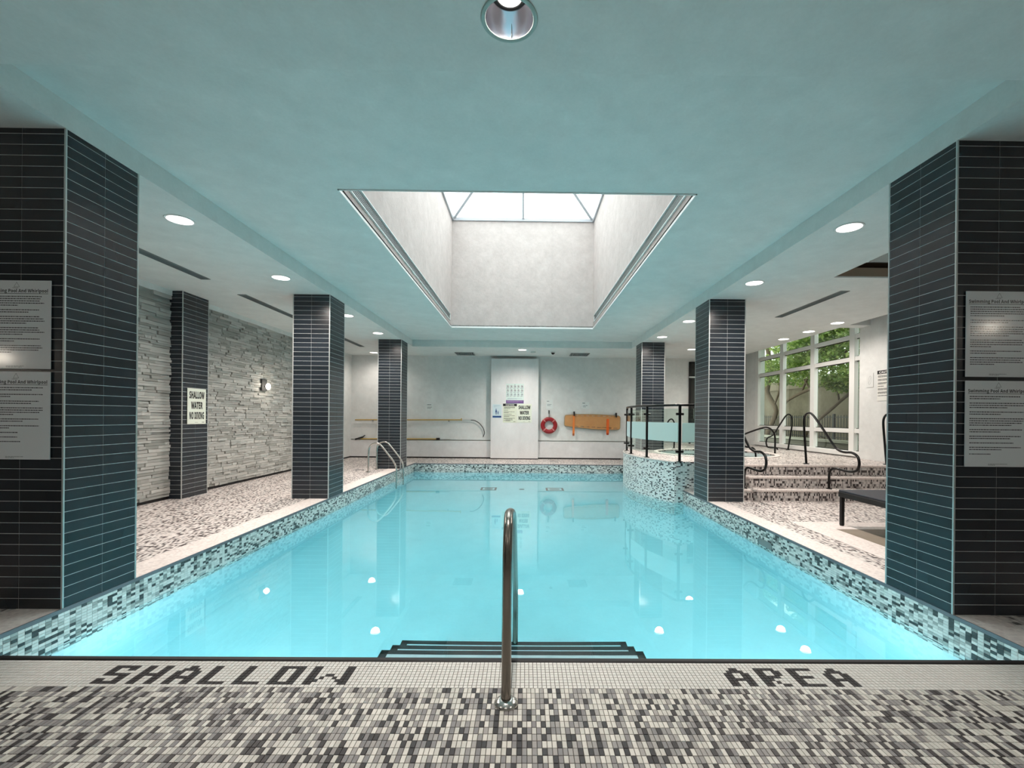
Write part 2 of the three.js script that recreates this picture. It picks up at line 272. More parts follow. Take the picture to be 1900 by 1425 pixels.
// dark glazed door in the end wall, beside the whirlpool
const door = structure('door_1', 'dark glazed door in the end wall beyond the whirlpool', 'door');
mesh('door_frame', merge([bx(5.63, 5.70, PLAT, 3.38, WALL_B - 0.05, WALL_B + 0.02), bx(6.62, 6.69, PLAT, 3.38, WALL_B - 0.05, WALL_B + 0.02), bx(5.63, 6.69, 3.32, 3.38, WALL_B - 0.05, WALL_B + 0.02)]), M.black, door);
mesh('transom_bar', bx(5.63, 6.69, 2.83, 2.88, WALL_B - 0.055, WALL_B + 0.02), M.alu, door);
mesh('pane', bx(5.70, 6.62, PLAT, 2.83, WALL_B - 0.02, WALL_B + 0.01), std('#15130f', 0.08), door);
mesh('pane', bx(5.70, 6.62, 2.88, 3.32, WALL_B - 0.02, WALL_B + 0.01), std('#12110f', 0.08), door);
mesh('handle', tube([V(5.78, 1.45, WALL_B - 0.03), V(5.78, 1.45, WALL_B - 0.07), V(5.78, 1.75, WALL_B - 0.07), V(5.78, 1.75, WALL_B - 0.03)], 0.012, 20, 8), M.steel, door);

// ---------------------------------------------------------------- pool deck
const floor = structure('floor', 'pool deck paved in small light and dark mosaic tiles', 'floor');
const BAND0 = NEAR - 0.05, ROW = 0.0254, COL = 0.0233, BAND1 = BAND0 - 10 * ROW, MC = 0.022, MR = 0.0437, FIELD0 = BAND1 - 28 * MR, HALFX = 3.74;
mesh('deck_bed', bx(WALL_L - 0.1, 7.8, -0.3, -0.003, FIELD0, BAND0 + 0.005), M.groutDark, floor);
mesh('deck_rear', bx(WALL_L - 0.1, 7.8, -0.3, 0, -3.3, FIELD0), M.deck, floor);
mesh('deck_side', bx(WALL_L - 0.1, -HALFX, -0.25, 0, FIELD0, BAND0), M.deck, floor);
mesh('deck_side', bx(HALFX, 7.8, -0.25, 0, FIELD0, BAND0), M.deck, floor);
mesh('deck_left', bx(WALL_L - 0.1, XL - 0.004, -0.3, 0, BAND0, WALL_B + 0.1), M.deck, floor);
mesh('deck_right', bx(XR + 0.004, 7.8, -0.3, 0, BAND0, WALL_B + 0.1), M.deck, floor);
mesh('deck_far', bx(XL - 0.01, XR + 0.01, -0.3, 0, FAR + 0.004, WALL_B + 0.1), M.deck, floor);
mesh('coping_left', bx(XL - 0.33, XL - 0.004, -0.02, 0.004, BAND0, FAR + 0.3), M.deckPale, floor);
mesh('coping_right', bx(XR + 0.004, XR + 0.28, -0.02, 0.004, BAND0, 8.9), M.deckPale, floor);
mesh('border_strip', slab([[3.72, 3.2], [4.08, 3.2], [4.08, 5.95], [7.3, 5.95], [7.3, 6.37], [3.72, 6.37]], [], -0.01, 0.004), M.deckPale, floor);
mesh('inset_floor', bx(4.08, 7.3, -0.01, 0.003, 3.2, 5.95), M.beige, floor);
const NOSE = mesh('bullnose', (() => { const g = new RoundedBoxGeometry(6.7, 0.1, 0.054, 4, 0.02).translate((XL + XR) / 2, -0.045, -(BAND0 + 0.027)); return g; })(), M.black, floor);
const edgeMat = std('#7d7a80', 0.4, { metalness: 0.3 });
mesh('edge_strip', merge([bx(XL - 0.006, XL + 0.004, -0.022, 0.007, BAND0 + 0.03, FAR), bx(XR - 0.004, XR + 0.006, -0.022, 0.007, BAND0 + 0.03, 9.07), bx(XL, XR, -0.02, 0.006, FAR - 0.004, FAR + 0.006)]), edgeMat, floor);
// mosaic tiles in front of the pool: the lettering, the white band and the mixed field
{
  const LET = {
    S: ['######', '##..##', '##....', '######', '....##', '##..##', '######'], H: ['##..##', '##..##', '##..##', '######', '##..##', '##..##', '##..##'],
    A: ['..##..', '.####.', '##..##', '##..##', '######', '##..##', '##..##'], L: ['##....', '##....', '##....', '##....', '##....', '##....', '######'],
    O: ['######', '##..##', '##..##', '##..##', '##..##', '##..##', '######'], W: ['##......##', '##......##', '##......##', '##..##..##', '##.#..#.##', '###....###', '##......##'],
    R: ['#####.', '##..##', '##..##', '#####.', '###...', '##.#..', '##..##'], E: ['######', '##....', '##....', '#####.', '##....', '##....', '######'],
  };
  const blackCells = new Set(), start = (X) => Math.round((X + HALFX) / COL);
  const write = (word, X) => { let k = start(X); for (const ch of word) { LET[ch].forEach((row, r) => [...row].forEach((q, c) => q === '#' && blackCells.add((k + c) + ',' + (2 + r)))); k += LET[ch][0].length + 2; } };
  write('SHALLOW', -2.30); write('AREA', 1.12);
  const nC = Math.floor(2 * HALFX / COL), whites = [], letters = [];
  for (let r = 0; r < 10; r++) for (let c = 0; c < nC; c++) (blackCells.has(c + ',' + r) ? letters : whites).push([-HALFX + (c + 0.5) * COL, BAND0 - (r + 0.5) * ROW]);
  const sq = tileGeo(COL - 0.0026, ROW - 0.0026, 0.005, 0.0008).rotateX(-Math.PI / 2).translate(0, -0.005, 0);
  const rc = tileGeo(MC - 0.0026, MR - 0.0026, 0.005, 0.0008).rotateX(-Math.PI / 2).translate(0, -0.005, 0);
  const tileMat = std('#ffffff', 0.55), letterMat = std('#141113', 0.65);
  const instanced = (name, geo, list, parent, mat, put) => { const m = shade(new THREE.InstancedMesh(geo, mat, list.length)); m.name = name; const M4 = new THREE.Matrix4(), c = new THREE.Color(); list.forEach((s, i) => { put(s, M4, c); m.setMatrixAt(i, M4); m.setColorAt(i, c); }); m.userData.kind = 'stuff'; parent.add(m); return m; };
  for (const [x, d] of letters) mesh('letter_tile', sq, letterMat, floor).position.set(x, 0, -d);
  instanced('white_mosaic', sq, whites, floor, tileMat, ([x, d], m, c) => { m.makeTranslation(x, rr(-0.0004, 0.0002), -d); const k = rr(-0.03, 0.02); c.setRGB(0.60 + k, 0.59 + k, 0.555 + k); });
  let last = 1; const field = [], nF = Math.floor(2 * HALFX / MC);
  for (let r = 0; r < 28; r++) for (let c = 0; c < nF; c++) { const q = last === 0 && rnd() < 0.75 ? rr(0.26, 1) : rnd(), k = last = q < 0.24 ? 0 : q < 0.58 ? 1 + Math.floor(rnd() * 3) : 4 + Math.floor(rnd() * 2); field.push([-HALFX + (c + 0.5) * MC, BAND1 - (r + 0.5) * MR, k, r]); }
  const tones = ['#211d1e', '#858381', '#94918d', '#777575', '#bab8b0', '#c8c5bd'], mats = tones.map((c) => std(c, 0.5));
  const near = field.filter(([x, d]) => d > 1.90 && d < 1.99 && Math.abs(x) < 1.66).slice(0, 300), chosen = new Set(near);
  for (const f of near) mesh('mosaic_tile', rc, mats[f[2]], floor).position.set(f[0], 0, -f[1]);
  instanced('mosaic_field', rc, field.filter((f) => !chosen.has(f)), floor, std('#ffffff', 0.5), ([x, d, k], m, c) => { m.makeTranslation(x, rr(-0.0004, 0.0002), -d); c.set(tones[k]).multiplyScalar(rr(0.93, 1.06)); });
  // ------------------------------------------------------------ pool basin
  const basin = structure('floor_pool', 'swimming pool basin with pale aqua plaster and a mosaic rim', 'pool');
  mesh('pool_floor', bx(XL - 0.15, XR + 0.15, BOTTOM - 0.1, BOTTOM, NEAR - 0.1, FAR + 0.2), M.pool, basin);
  const bed = std('#b4bcba', 0.7);
  for (const g of [bx(XL - 0.2, XL - 0.006, BOTTOM - 0.1, -0.35, NEAR - 0.2, FAR + 0.2), bx(XR + 0.006, XR + 0.2, BOTTOM - 0.1, -0.35, NEAR - 0.2, FAR + 0.2), bx(XL, XR, BOTTOM - 0.1, -0.35, FAR + 0.006, FAR + 0.2), bx(XL - 0.2, XR + 0.2, BOTTOM - 0.1, -0.1, NEAR - 0.2, NEAR)]) mesh('pool_wall', g, M.pool, basin);
  mesh('cove', merge([[XL - 0.01, 1], [XR + 0.01, -1]].map(([x, s]) => poly([V(x, BOTTOM + 0.09, NEAR), V(x, BOTTOM + 0.09, FAR), V(x + s * 0.1, BOTTOM, FAR), V(x + s * 0.1, BOTTOM, NEAR)], 0.01))), M.pool, basin);
  mesh('rim_bed', merge([bx(XL - 0.2, XL - 0.005, -0.36, -0.005, NEAR - 0.1, FAR + 0.1), bx(XR + 0.005, XR + 0.2, -0.36, -0.005, NEAR - 0.1, FAR + 0.1), bx(XL - 0.1, XR + 0.1, -0.36, -0.005, FAR + 0.005, FAR + 0.2)]), bed, basin);
  const rimTile = tileGeo(0.0437 - 0.002, 0.022 - 0.002, 0.0055, 0.0008), rim = [];
  const rows = 16, rimTones = ['#434849', '#b3b6b3', '#c6c8c5', '#979b98', '#f2f2ee', '#e6e7e3'];
  const pick = () => { const q = rnd(); return q < 0.2 ? 0 : q < 0.5 ? 1 + Math.floor(rnd() * 3) : 4 + Math.floor(rnd() * 2); };
  for (const [X, turn] of [[XL - 0.005, Math.PI / 2], [XR + 0.005, -Math.PI / 2]]) for (let d = NEAR + 0.02; d < FAR; d += 0.0437) for (let r = 0; r < rows; r++) rim.push({ x: X, y: -0.024 - (r + 0.5) * 0.022, d, turn, k: pick() });
  for (let x = XL + 0.022; x < XR; x += 0.0437) for (let r = 0; r < rows; r++) rim.push({ x, y: -0.024 - (r + 0.5) * 0.022, d: FAR + 0.005, turn: 0, k: pick() });
  const rimMats = rimTones.map((c) => std(c, 0.3));
  const close = new Set([...rim].filter((t) => t.y > -0.24 && t.d > 3.3 && t.turn).sort((p, q) => p.d - q.d).slice(0, 300));
  for (const t of close) { const m = mesh('rim_tile', rimTile, rimMats[t.k], basin); m.position.set(t.x, t.y, -t.d); m.rotation.y = t.turn; }
  const Y = new THREE.Vector3(0, 1, 0);
  instanced('rim_mosaic', rimTile, rim.filter((t) => !close.has(t)), basin, std('#ffffff', 0.3), (t, m, c) => { m.makeRotationAxis(Y, t.turn).setPosition(t.x, t.y, -t.d); c.set(rimTones[t.k]); });
  // steps under water with black nosings
  const st = [[-0.5, 3.505], [-0.75, 3.80], [-1.0, 4.10]], sx0 = -1.075, sx1 = 0.92;
  for (const [y, d] of st) {
    mesh('pool_step', bx(sx0, sx1, BOTTOM, y, NEAR - 0.02, d), M.pool, basin);
  }
  st.forEach(([y, d], i) => { const from = i ? st[i - 1][1] - 0.03 : NEAR; mesh('step_nosing', merge([bx(sx0 - 0.003, sx1 + 0.003, y - 0.05, y + 0.004, d - 0.05, d + 0.004), bx(sx0 - 0.003, sx0 + 0.055, y - 0.05, y + 0.004, from, d + 0.003), bx(sx1 - 0.055, sx1 + 0.003, y - 0.05, y + 0.004, from, d + 0.003)]), M.nosing, basin); });
  // unseen lamps added under water on the near wall to brighten the pool
  for (const x of [-2.2, 2.0]) {
    mesh('added_lamp_niche', new THREE.CylinderGeometry(0.16, 0.16, 0.03, 32).rotateX(Math.PI / 2).translate(x, -0.75, -NEAR), M.steel, basin);
    const l = mesh('added_pool_lamp_lens', new THREE.CylinderGeometry(0.13, 0.13, 0.02, 32).rotateX(Math.PI / 2).translate(x, -0.75, -NEAR - 0.012), M.addedPoolLens, basin);
    const s = new THREE.SpotLight('#f2fbff', ADDED_POOL_LAMP, 0, 1.45, 0.5, 2); s.name = 'lamp'; s.position.set(x, -0.75, -NEAR - 0.06); s.target.position.set(x, -0.7, -NEAR - 4); s.castShadow = true; s.shadow.radius = 6; basin.add(s, s.target);
  }
  // drains
  for (const [x0, x1] of [[-1.13, -0.72], [0.56, 1.02]]) {
    mesh('main_drain', merge([bx(x0, x1, BOTTOM, BOTTOM + 0.012, 11.70, 11.76), bx(x0, x1, BOTTOM, BOTTOM + 0.012, 12.06, 12.12), bx(x0, x0 + 0.05, BOTTOM, BOTTOM + 0.012, 11.70, 12.12), bx(x1 - 0.05, x1, BOTTOM, BOTTOM + 0.012, 11.70, 12.12)]), M.nosing, basin);
    const bars = []; for (let k = 0; k < 6; k++) bars.push(bx(x0 + 0.1, x1 - 0.1, BOTTOM, BOTTOM + 0.01, 11.80 + k * 0.04, 11.822 + k * 0.04));
    mesh('drain_grate', merge(bars), M.grey, basin);
  }
  mesh('floor_inlet', new THREE.CylinderGeometry(0.07, 0.07, 0.012, 20).translate(-0.066, BOTTOM + 0.006, -11.87), M.nosing, basin);
  // skimmers in the rim
  for (const [X, d, s] of [[XR, 5.97, -1], [XL, 10.5, 1]]) {
    mesh('skimmer_flap', bx(X - 0.006 * s, X + 0.003 * s, -0.245, -0.165, d - 0.155, d + 0.155), M.grey, basin);
    mesh('skimmer_frame', merge([bx(X - 0.006 * s, X + 0.009 * s, -0.165, -0.155, d - 0.17, d + 0.17), bx(X - 0.006 * s, X + 0.009 * s, -0.25, -0.155, d - 0.17, d - 0.155), bx(X - 0.006 * s, X + 0.009 * s, -0.25, -0.155, d + 0.155, d + 0.17)]), M.grey, basin);
  }
}
const water = mesh('pool_water', bx(XL - 0.1, XR + 0.1, BOTTOM - 0.05, WATER, NEAR - 0.08, FAR + 0.1), M.water);
tag(water, 'still clear turquoise water filling the swimming pool', 'water'); water.userData.kind = 'stuff';
// ---------------------------------------------------------------- raised whirlpool platform and steps
const AC = [6.5, 11.05], AR = 4.025, TUB = [4.75, 11.45], TR = 1.35;
const arc = (r, d) => AC[0] - Math.sqrt(r * r - (d - AC[1]) ** 2);
const plat = structure('floor_whirlpool', 'raised platform around the whirlpool with a curved mosaic wall', 'platform');
{
  const out = []; for (let i = 0; i <= 32; i++) { const d = 13.02 - (13.02 - 9.08) * i / 32; out.push([arc(AR, d), d]); }
  const outline = [...out, [3.85, 9.08], [3.85, 8.62], [7.6, 8.62], [7.6, 15.8], [3.75, 15.8], [3.6, 13.3]];
  mesh('platform_top', slab(outline.map(([x, d]) => [x, d]), [ring(...TUB, TR)], PLAT - 0.03, PLAT), M.deck, plat);
  // curved wall down to the pool floor, its mosaic laid along the curve
  const pos = [], uv = [], idx = []; let run = 0; out.forEach(([x, d], i) => { if (i) run += Math.hypot(x - out[i - 1][0], d - out[i - 1][1]); for (const y of [BOTTOM, PLAT - 0.03]) { pos.push(x, y, -d); uv.push(run, y); } if (i) { const k = 2 * i; idx.push(k - 2, k, k - 1, k - 1, k, k + 1); } });
  const g = new THREE.BufferGeometry().setAttribute('position', new THREE.Float32BufferAttribute(pos, 3)).setAttribute('uv', new THREE.Float32BufferAttribute(uv, 2)); g.setIndex(idx); g.computeVertexNormals();
  mesh('curved_wall', g, M.tubMosaic, plat);
  mesh('flat_wall', bx(arc(AR, 9.08), 3.9, BOTTOM, PLAT - 0.03, 9.08, 9.2), M.tubMosaic, plat);
  const body = []; for (let i = 0; i < 30; i++) { const [x0, d0] = out[i], [x1, d1] = out[i + 1]; body.push(bx(Math.max(x0, x1) + 0.02, Math.max(x0, x1) + 0.15, BOTTOM, PLAT - 0.04, d0, d1)); }
  mesh('curved_core', merge(body), M.pool, plat);
  mesh('edge_trim', tube(out.map(([x, d]) => V(x, PLAT - 0.012, d)), 0.014, 64, 8), M.deckPale, plat);
  mesh('platform_body', merge([bx(3.85, 7.6, 0, PLAT - 0.03, 8.63, 9.3), bx(3.78, 7.6, 0, PLAT - 0.03, 13.5, 15.8), bx(6.3, 7.6, 0, PLAT - 0.03, 9.2, 13.6)]), M.pool, plat);
  // whirlpool basin
  mesh('whirlpool_basin', new THREE.CylinderGeometry(TR + 0.01, TR + 0.01, 1.0, 48, 1, true).translate(TUB[0], PLAT - 0.5, -TUB[1]), std('#dfeaea', 0.6, { side: THREE.DoubleSide }), plat);
  mesh('whirlpool_bottom', new THREE.CylinderGeometry(TR + 0.01, TR + 0.01, 0.05, 48).translate(TUB[0], PLAT - 1.0, -TUB[1]), M.pool, plat);
  mesh('whirlpool_rim', new THREE.TorusGeometry(TR + 0.06, 0.06, 8, 64).scale(1, 1, 0.35).rotateX(Math.PI / 2).translate(TUB[0], PLAT + 0.004, -TUB[1]), M.deckPale, plat);
}
const tubWater = mesh('whirlpool_water', new THREE.CylinderGeometry(TR - 0.001, TR - 0.001, 0.85, 48).translate(TUB[0], PLAT - 0.085 - 0.425, -TUB[1]), M.water);
tag(tubWater, 'calm water in the round whirlpool on the raised platform', 'water'); tubWater.userData.kind = 'stuff';
const stepsT = structure('floor_steps', 'three mosaic steps up to the whirlpool platform', 'steps');
[[8.02, 0.19], [8.32, 0.38], [8.62, PLAT]].forEach(([d, y], i) => {
  const y0 = i ? [0.19, 0.38][i - 1] : 0;
  if (i < 2) mesh('tread', bx(3.8, 7.55, y - 0.03, y, d, 8.66), M.deck, stepsT);
  mesh('riser', bx(3.8, 7.55, y0, y - 0.028, d + 0.004, d + 0.06), M.riser, stepsT);
  mesh('nosing', rbx(3.8, 7.55, y - 0.034, y + 0.004, d - 0.012, d + 0.05, 0.008, 2), M.deckPale, stepsT);
});
// ---------------------------------------------------------------- tiled columns
const slate = ['#232a31', '#20272e', '#262d34', '#1e252b'].map((c) => std(c, 0.24));
const TH = 0.0785, fullTile = tileGeo((W - 0.028) / 2, TH - 0.004, 0.004, 0.0008), ROWS = 44;
const topTile = tileGeo((W - 0.028) / 2, HS - ROWS * TH - 0.004, 0.004, 0.0008);
function column(x0, x1, d0, d1, label, name = 'tiled_column', faces = ['front', 'pool'], poolSide = 1, group = 'tiled columns around the pool') {
  const t = thing(name, label, 'column', group, [(x0 + x1) / 2, 0, (d0 + d1) / 2]);
  const hw = (x1 - x0) / 2, hd = (d1 - d0) / 2;
  mesh('core', new THREE.BoxGeometry(2 * hw - 0.003, HS, 2 * hd - 0.003).translate(0, HS / 2, 0), M.grout, t);
  for (const sx of [-1, 1]) for (const sz of [-1, 1]) mesh('corner_trim', new THREE.BoxGeometry(0.012, HS, 0.012).translate(sx * (hw - 0.004), HS / 2, sz * (hd - 0.004)), M.alu, t);
  const rest = [];
  for (const face of ['front', 'back', 'left', 'right']) {
    const wide = face === 'front' || face === 'back' ? 2 * hw : 2 * hd, off = face === 'front' || face === 'back' ? hd : hw, turn = { front: 0, back: Math.PI, right: Math.PI / 2, left: -Math.PI / 2 }[face];
    const shown = (face === 'front' && faces.includes('front')) || (face === (poolSide > 0 ? 'right' : 'left') && faces.includes('pool'));
    const cols = wide > 0.4 ? 2 : 1;
    for (let c = 0; c < cols; c++) for (let r = 0; r <= ROWS; r++) {
      const u = cols === 2 ? (c - 0.5) * (W - 0.024) / 2 : 0, y = r < ROWS ? (r + 0.5) * TH : (ROWS * TH + HS) / 2, geo = r < ROWS ? fullTile : topTile;
      const m4 = new THREE.Matrix4().makeRotationY(turn).multiply(new THREE.Matrix4().makeTranslation(u, y, off - 0.004)); if (cols === 1) m4.multiply(new THREE.Matrix4().makeScale((wide - 0.016) / ((W - 0.03) / 2), 1, 1));
      if (shown) { const m = mesh('tile', geo, slate[Math.floor(rnd() * 4)], t); m.applyMatrix4(m4); } else rest.push(geo.clone().applyMatrix4(m4));
    }
  }
  const h = mesh('other_face_tiles', mergeGeometries(rest), slate[0], t); h.userData.kind = 'stuff';
  return t;
}
column(XL - W, XL, 3.358, 3.358 + W, 'dark tiled column with two notices, beside the stone wall');
column(XL - W, XL, 7.868, 7.868 + W, 'middle dark tiled column on the stone wall side of the pool');
column(XL - W, XL, 12.407, 12.407 + W, 'dark tiled column right behind the steel pool ladder');
column(XR, XR + W, 3.341, 3.341 + W, 'dark tiled column with two notices, beside the black lounger', 'tiled_column', ['front', 'pool'], -1);
column(XR, XR + W, 7.867, 7.867 + W, 'middle dark tiled column between whirlpool wall and steps', 'tiled_column', ['front', 'pool'], -1);
column(XR, XR + W, 12.423, 12.423 + W, 'dark tiled column seen behind the glass whirlpool railing', 'tiled_column', ['front', 'pool'], -1);
column(WALL_L - 0.02, -5.755, 7.74, 7.74 + W, 'flat dark tiled pilaster set in the stone wall', 'tiled_pilaster', ['front', 'pool'], 1, undefined);

// ---------------------------------------------------------------- lamps
function downlight(x, d, label, group, opt = {}) {
  const y = opt.y ?? HS, t = thing('recessed_downlight', label, 'downlight', group, [x, y, d]);
  mesh('trim_ring', new THREE.TorusGeometry(0.128, 0.012, 8, 32).scale(1, 1, 0.5).rotateX(Math.PI / 2).translate(0, -0.003, 0), M.whiteTrim, t);
  mesh('lens', new THREE.CylinderGeometry(0.122, 0.122, 0.006, 32).translate(0, -0.003, 0), M.lens, t);
  const s = new THREE.SpotLight(opt.color ?? '#fff3ea', opt.power ?? DOWNLIGHT, 0, opt.angle ?? 1.45, 1, 2); s.name = 'lamp'; s.position.set(0, -0.03, 0); s.target.position.set(0, -3, 0); s.castShadow = true; s.shadow.radius = 5; t.add(s, s.target);
  return t;
}
const LL = 'round downlight in the stone wall side soffit, ', LR = 'round downlight in the window side soffit, ';
for (const [d, w] of [[4.91, 'just past the notice column'], [6.93, 'just before the middle column'], [9.5, 'just past the middle column'], [11.48, 'just before the ladder column']]) downlight(-3.69, d, LL + w, 'downlights along the stone wall side');
downlight(-4.95, 15.0, 'round recessed downlight over the corner with the wall poles', 'downlights along the stone wall side', { power: DOWNLIGHT * 0.3 });
for (const [d, w] of [[4.88, 'just past the notice column'], [6.91, 'just before the middle column'], [9.68, 'just past the middle column'], [11.58, 'just before the last column']]) downlight(3.455, d, LR + w, 'downlights along the window side');
downlight(-0.1, 14.06, 'round recessed downlight over the far end of the pool', 'downlights along the end wall');
for (const [d, w] of [[9.68, 'nearest the wall with the caution sign'], [10.66, 'the middle one of three'], [11.70, 'farthest from the caution sign']]) downlight(6.62, d, 'round downlight in front of the tall windows, ' + w, 'downlights by the windows', { power: DOWNLIGHT * 0.3 });
downlight(4.95, 13.6, 'unseen added downlight above the whirlpool, out past the column', 'downlights along the end wall', { power: DOWNLIGHT * 0.7 });  // extra lamp out of view, added over the whirlpool
{ // open can with a mirror reflector over the near deck
  const t = thing('reflector_downlight', 'large downlight with a mirrored reflector over the near deck', 'downlight', undefined, [CAN[0], HS, CAN[1]]);
  mesh('trim_ring', new THREE.TorusGeometry(0.136, 0.012, 10, 48).scale(1, 1, 0.5).rotateX(Math.PI / 2).translate(0, -0.003, 0), std('#a9bdb8', 0.4), t);
  const prof = [[0.128, 0], [0.122, 0.04], [0.108, 0.08], [0.082, 0.118]].map(([r, y]) => new THREE.Vector2(r, y));
  mesh('reflector', new THREE.LatheGeometry(prof, 48), std('#e9e7ef', 0.22, { metalness: 1, side: THREE.DoubleSide }), t);
  mesh('can', new THREE.CylinderGeometry(0.135, 0.135, 0.24, 32, 1, true).translate(0, 0.12, 0), std('#555555', 0.5, { side: THREE.DoubleSide }), t);
  mesh('can_top', new THREE.CylinderGeometry(0.135, 0.135, 0.01, 32).translate(0, 0.235, 0), M.darkGrey, t);
  mesh('seam', new THREE.BoxGeometry(0.003, 0.10, 0.008).translate(0.008, 0.055, -0.115).rotateX(0), M.black, t);
  mesh('collar', new THREE.TorusGeometry(0.075, 0.009, 8, 32).rotateX(Math.PI / 2).translate(0, 0.118, 0), M.black, t);
  mesh('lens', new THREE.CylinderGeometry(0.07, 0.07, 0.008, 32).translate(0, 0.122, 0), M.lens, t);
  const s = new THREE.SpotLight('#fff3ea', DOWNLIGHT * 1.0, 0, 0.95, 0.8, 2); s.name = 'lamp'; s.position.set(0, 0.108, 0); s.target.position.set(0, -3, 0); s.castShadow = true; s.shadow.radius = 3; t.add(s, s.target);
}
for (const [x, d, w] of [[-2.9, 0.6, 'toward the stone wall'], [2.7, 0.6, 'toward the window side'], [-0.1, -0.6, 'midway between the walls']]) downlight(x, d, 'unseen added downlight in the ceiling behind the viewer, ' + w, 'added downlights behind the viewer', { power: DOWNLIGHT * 0.12 });  // unseen lamps added to light the near deck
function sconce(x, y, d, side, label) {
  const t = thing('wall_sconce', label, 'wall lamp', 'wall sconces', [x, y, d], side > 0 ? 0 : Math.PI);
  mesh('back_plate', rbx(-0.03, 0.02, -0.13, 0.13, -0.10, 0.10, 0.006, 1), M.darkGrey, t);
  mesh('arm', new THREE.CylinderGeometry(0.015, 0.015, 0.07, 12).rotateZ(Math.PI / 2).translate(0.05, -0.03, 0), M.darkGrey, t);
  mesh('globe', new THREE.SphereGeometry(0.06, 20, 14).scale(0.8, 1.2, 1).translate(0.10, -0.03, 0), M.globe, t);
  const p = new THREE.PointLight('#fff0dd', SCONCE, 0, 2); p.name = 'lamp'; p.position.set(0.10, -0.03, 0); p.castShadow = true; p.shadow.radius = 3; t.add(p);
}
sconce(-5.93, 2.10, 10.45, 1, 'small glowing globe sconce on the stone wall between pilaster and column');
sconce(-5.93, 2.07, 1.56, 1, 'small glowing globe sconce on the stone wall beside the near column');
sconce(7.47, 2.95, -0.55, -1, 'small glowing globe sconce on the white wall behind the viewer');

// ---------------------------------------------------------------- ceiling fittings
function slot(x, d0, d1, label) {
  const t = thing('linear_diffuser', label, 'air diffuser', 'linear diffusers in the ceiling', [x, HS, (d0 + d1) / 2]); const L = d1 - d0;
  mesh('plenum', merge([new THREE.BoxGeometry(0.004, 0.2, L).translate(-0.065, 0.1, 0), new THREE.BoxGeometry(0.004, 0.2, L).translate(0.065, 0.1, 0), new THREE.BoxGeometry(0.13, 0.2, 0.004).translate(0, 0.1, L / 2), new THREE.BoxGeometry(0.13, 0.2, 0.004).translate(0, 0.1, -L / 2), new THREE.BoxGeometry(0.13, 0.004, L).translate(0, 0.2, 0)]), M.grey, t);
  mesh('frame', merge([new THREE.BoxGeometry(0.012, 0.008, L).translate(-0.068, -0.004, 0), new THREE.BoxGeometry(0.012, 0.008, L).translate(0.068, -0.004, 0), new THREE.BoxGeometry(0.148, 0.008, 0.012).translate(0, -0.004, L / 2), new THREE.BoxGeometry(0.148, 0.008, 0.012).translate(0, -0.004, -L / 2)]), M.grey, t);
  for (const u of [-0.035, 0, 0.035]) mesh('vane', new THREE.BoxGeometry(0.006, 0.045, L - 0.01).translate(u, 0.018, 0), M.grey, t);
}
slot(-4.90, 4.6, 7.05, 'dark linear ceiling diffuser between stone wall and near column');
slot(-4.89, 7.93, 10.4, 'dark linear ceiling diffuser next to the middle column, stone wall side');
slot(-4.89, 11.3, 13.75, 'dark linear ceiling diffuser next to the ladder column');
slot(5.10, 7.28, 9.2, 'dark linear ceiling diffuser above the whirlpool steps');
function vent(x, d, label) {
  const t = thing('ceiling_vent', label, 'air vent', 'square ceiling vents', [x, HS, d]);
  mesh('plenum', merge([new THREE.BoxGeometry(0.004, 0.2, 0.56).translate(-0.28, 0.1, 0), new THREE.BoxGeometry(0.004, 0.2, 0.56).translate(0.28, 0.1, 0), new THREE.BoxGeometry(0.56, 0.2, 0.004).translate(0, 0.1, 0.28), new THREE.BoxGeometry(0.56, 0.2, 0.004).translate(0, 0.1, -0.28), new THREE.BoxGeometry(0.56, 0.004, 0.56).translate(0, 0.2, 0)]), M.grey, t);
  for (const s of [0.6, 0.46, 0.32, 0.18]) { const h = s / 2; mesh('louvre', merge([new THREE.BoxGeometry(s, 0.02, 0.03).translate(0, -0.01, h - 0.015), new THREE.BoxGeometry(s, 0.02, 0.03).translate(0, -0.01, -h + 0.015), new THREE.BoxGeometry(0.03, 0.02, s).translate(h - 0.015, -0.01, 0), new THREE.BoxGeometry(0.03, 0.02, s).translate(-h + 0.015, -0.01, 0)]), M.grey, t); }
}
vent(-1.98, 15.05, 'square louvred ceiling vent on the pole side of the wall panel');
vent(1.76, 14.95, 'square louvred ceiling vent above the orange spine board');
{
  const t = thing('smoke_detector', 'round white smoke detector on the ceiling over the wall panel', 'detector', undefined, [0.235, HS, 14.4]);
  mesh('body', new THREE.LatheGeometry([[0, -0.05], [0.06, -0.05], [0.08, -0.035], [0.09, 0]].map(([r, y]) => new THREE.Vector2(r, y)), 24), std('#c5cfcb', 0.5), t); mesh('base', new THREE.CylinderGeometry(0.1, 0.1, 0.012, 24).translate(0, -0.006, 0), M.whiteTrim, t);
  const c = thing('dome_camera', 'small dark dome on the ceiling over the lifebuoy', 'camera', undefined, [0.866, HS, 14.45]);
  mesh('base', new THREE.CylinderGeometry(0.07, 0.08, 0.03, 24).translate(0, -0.015, 0), M.whiteTrim, c); mesh('dome', new THREE.SphereGeometry(0.055, 20, 10, 0, Math.PI * 2, Math.PI / 2, Math.PI / 2).translate(0, -0.03, 0), M.black, c);
}
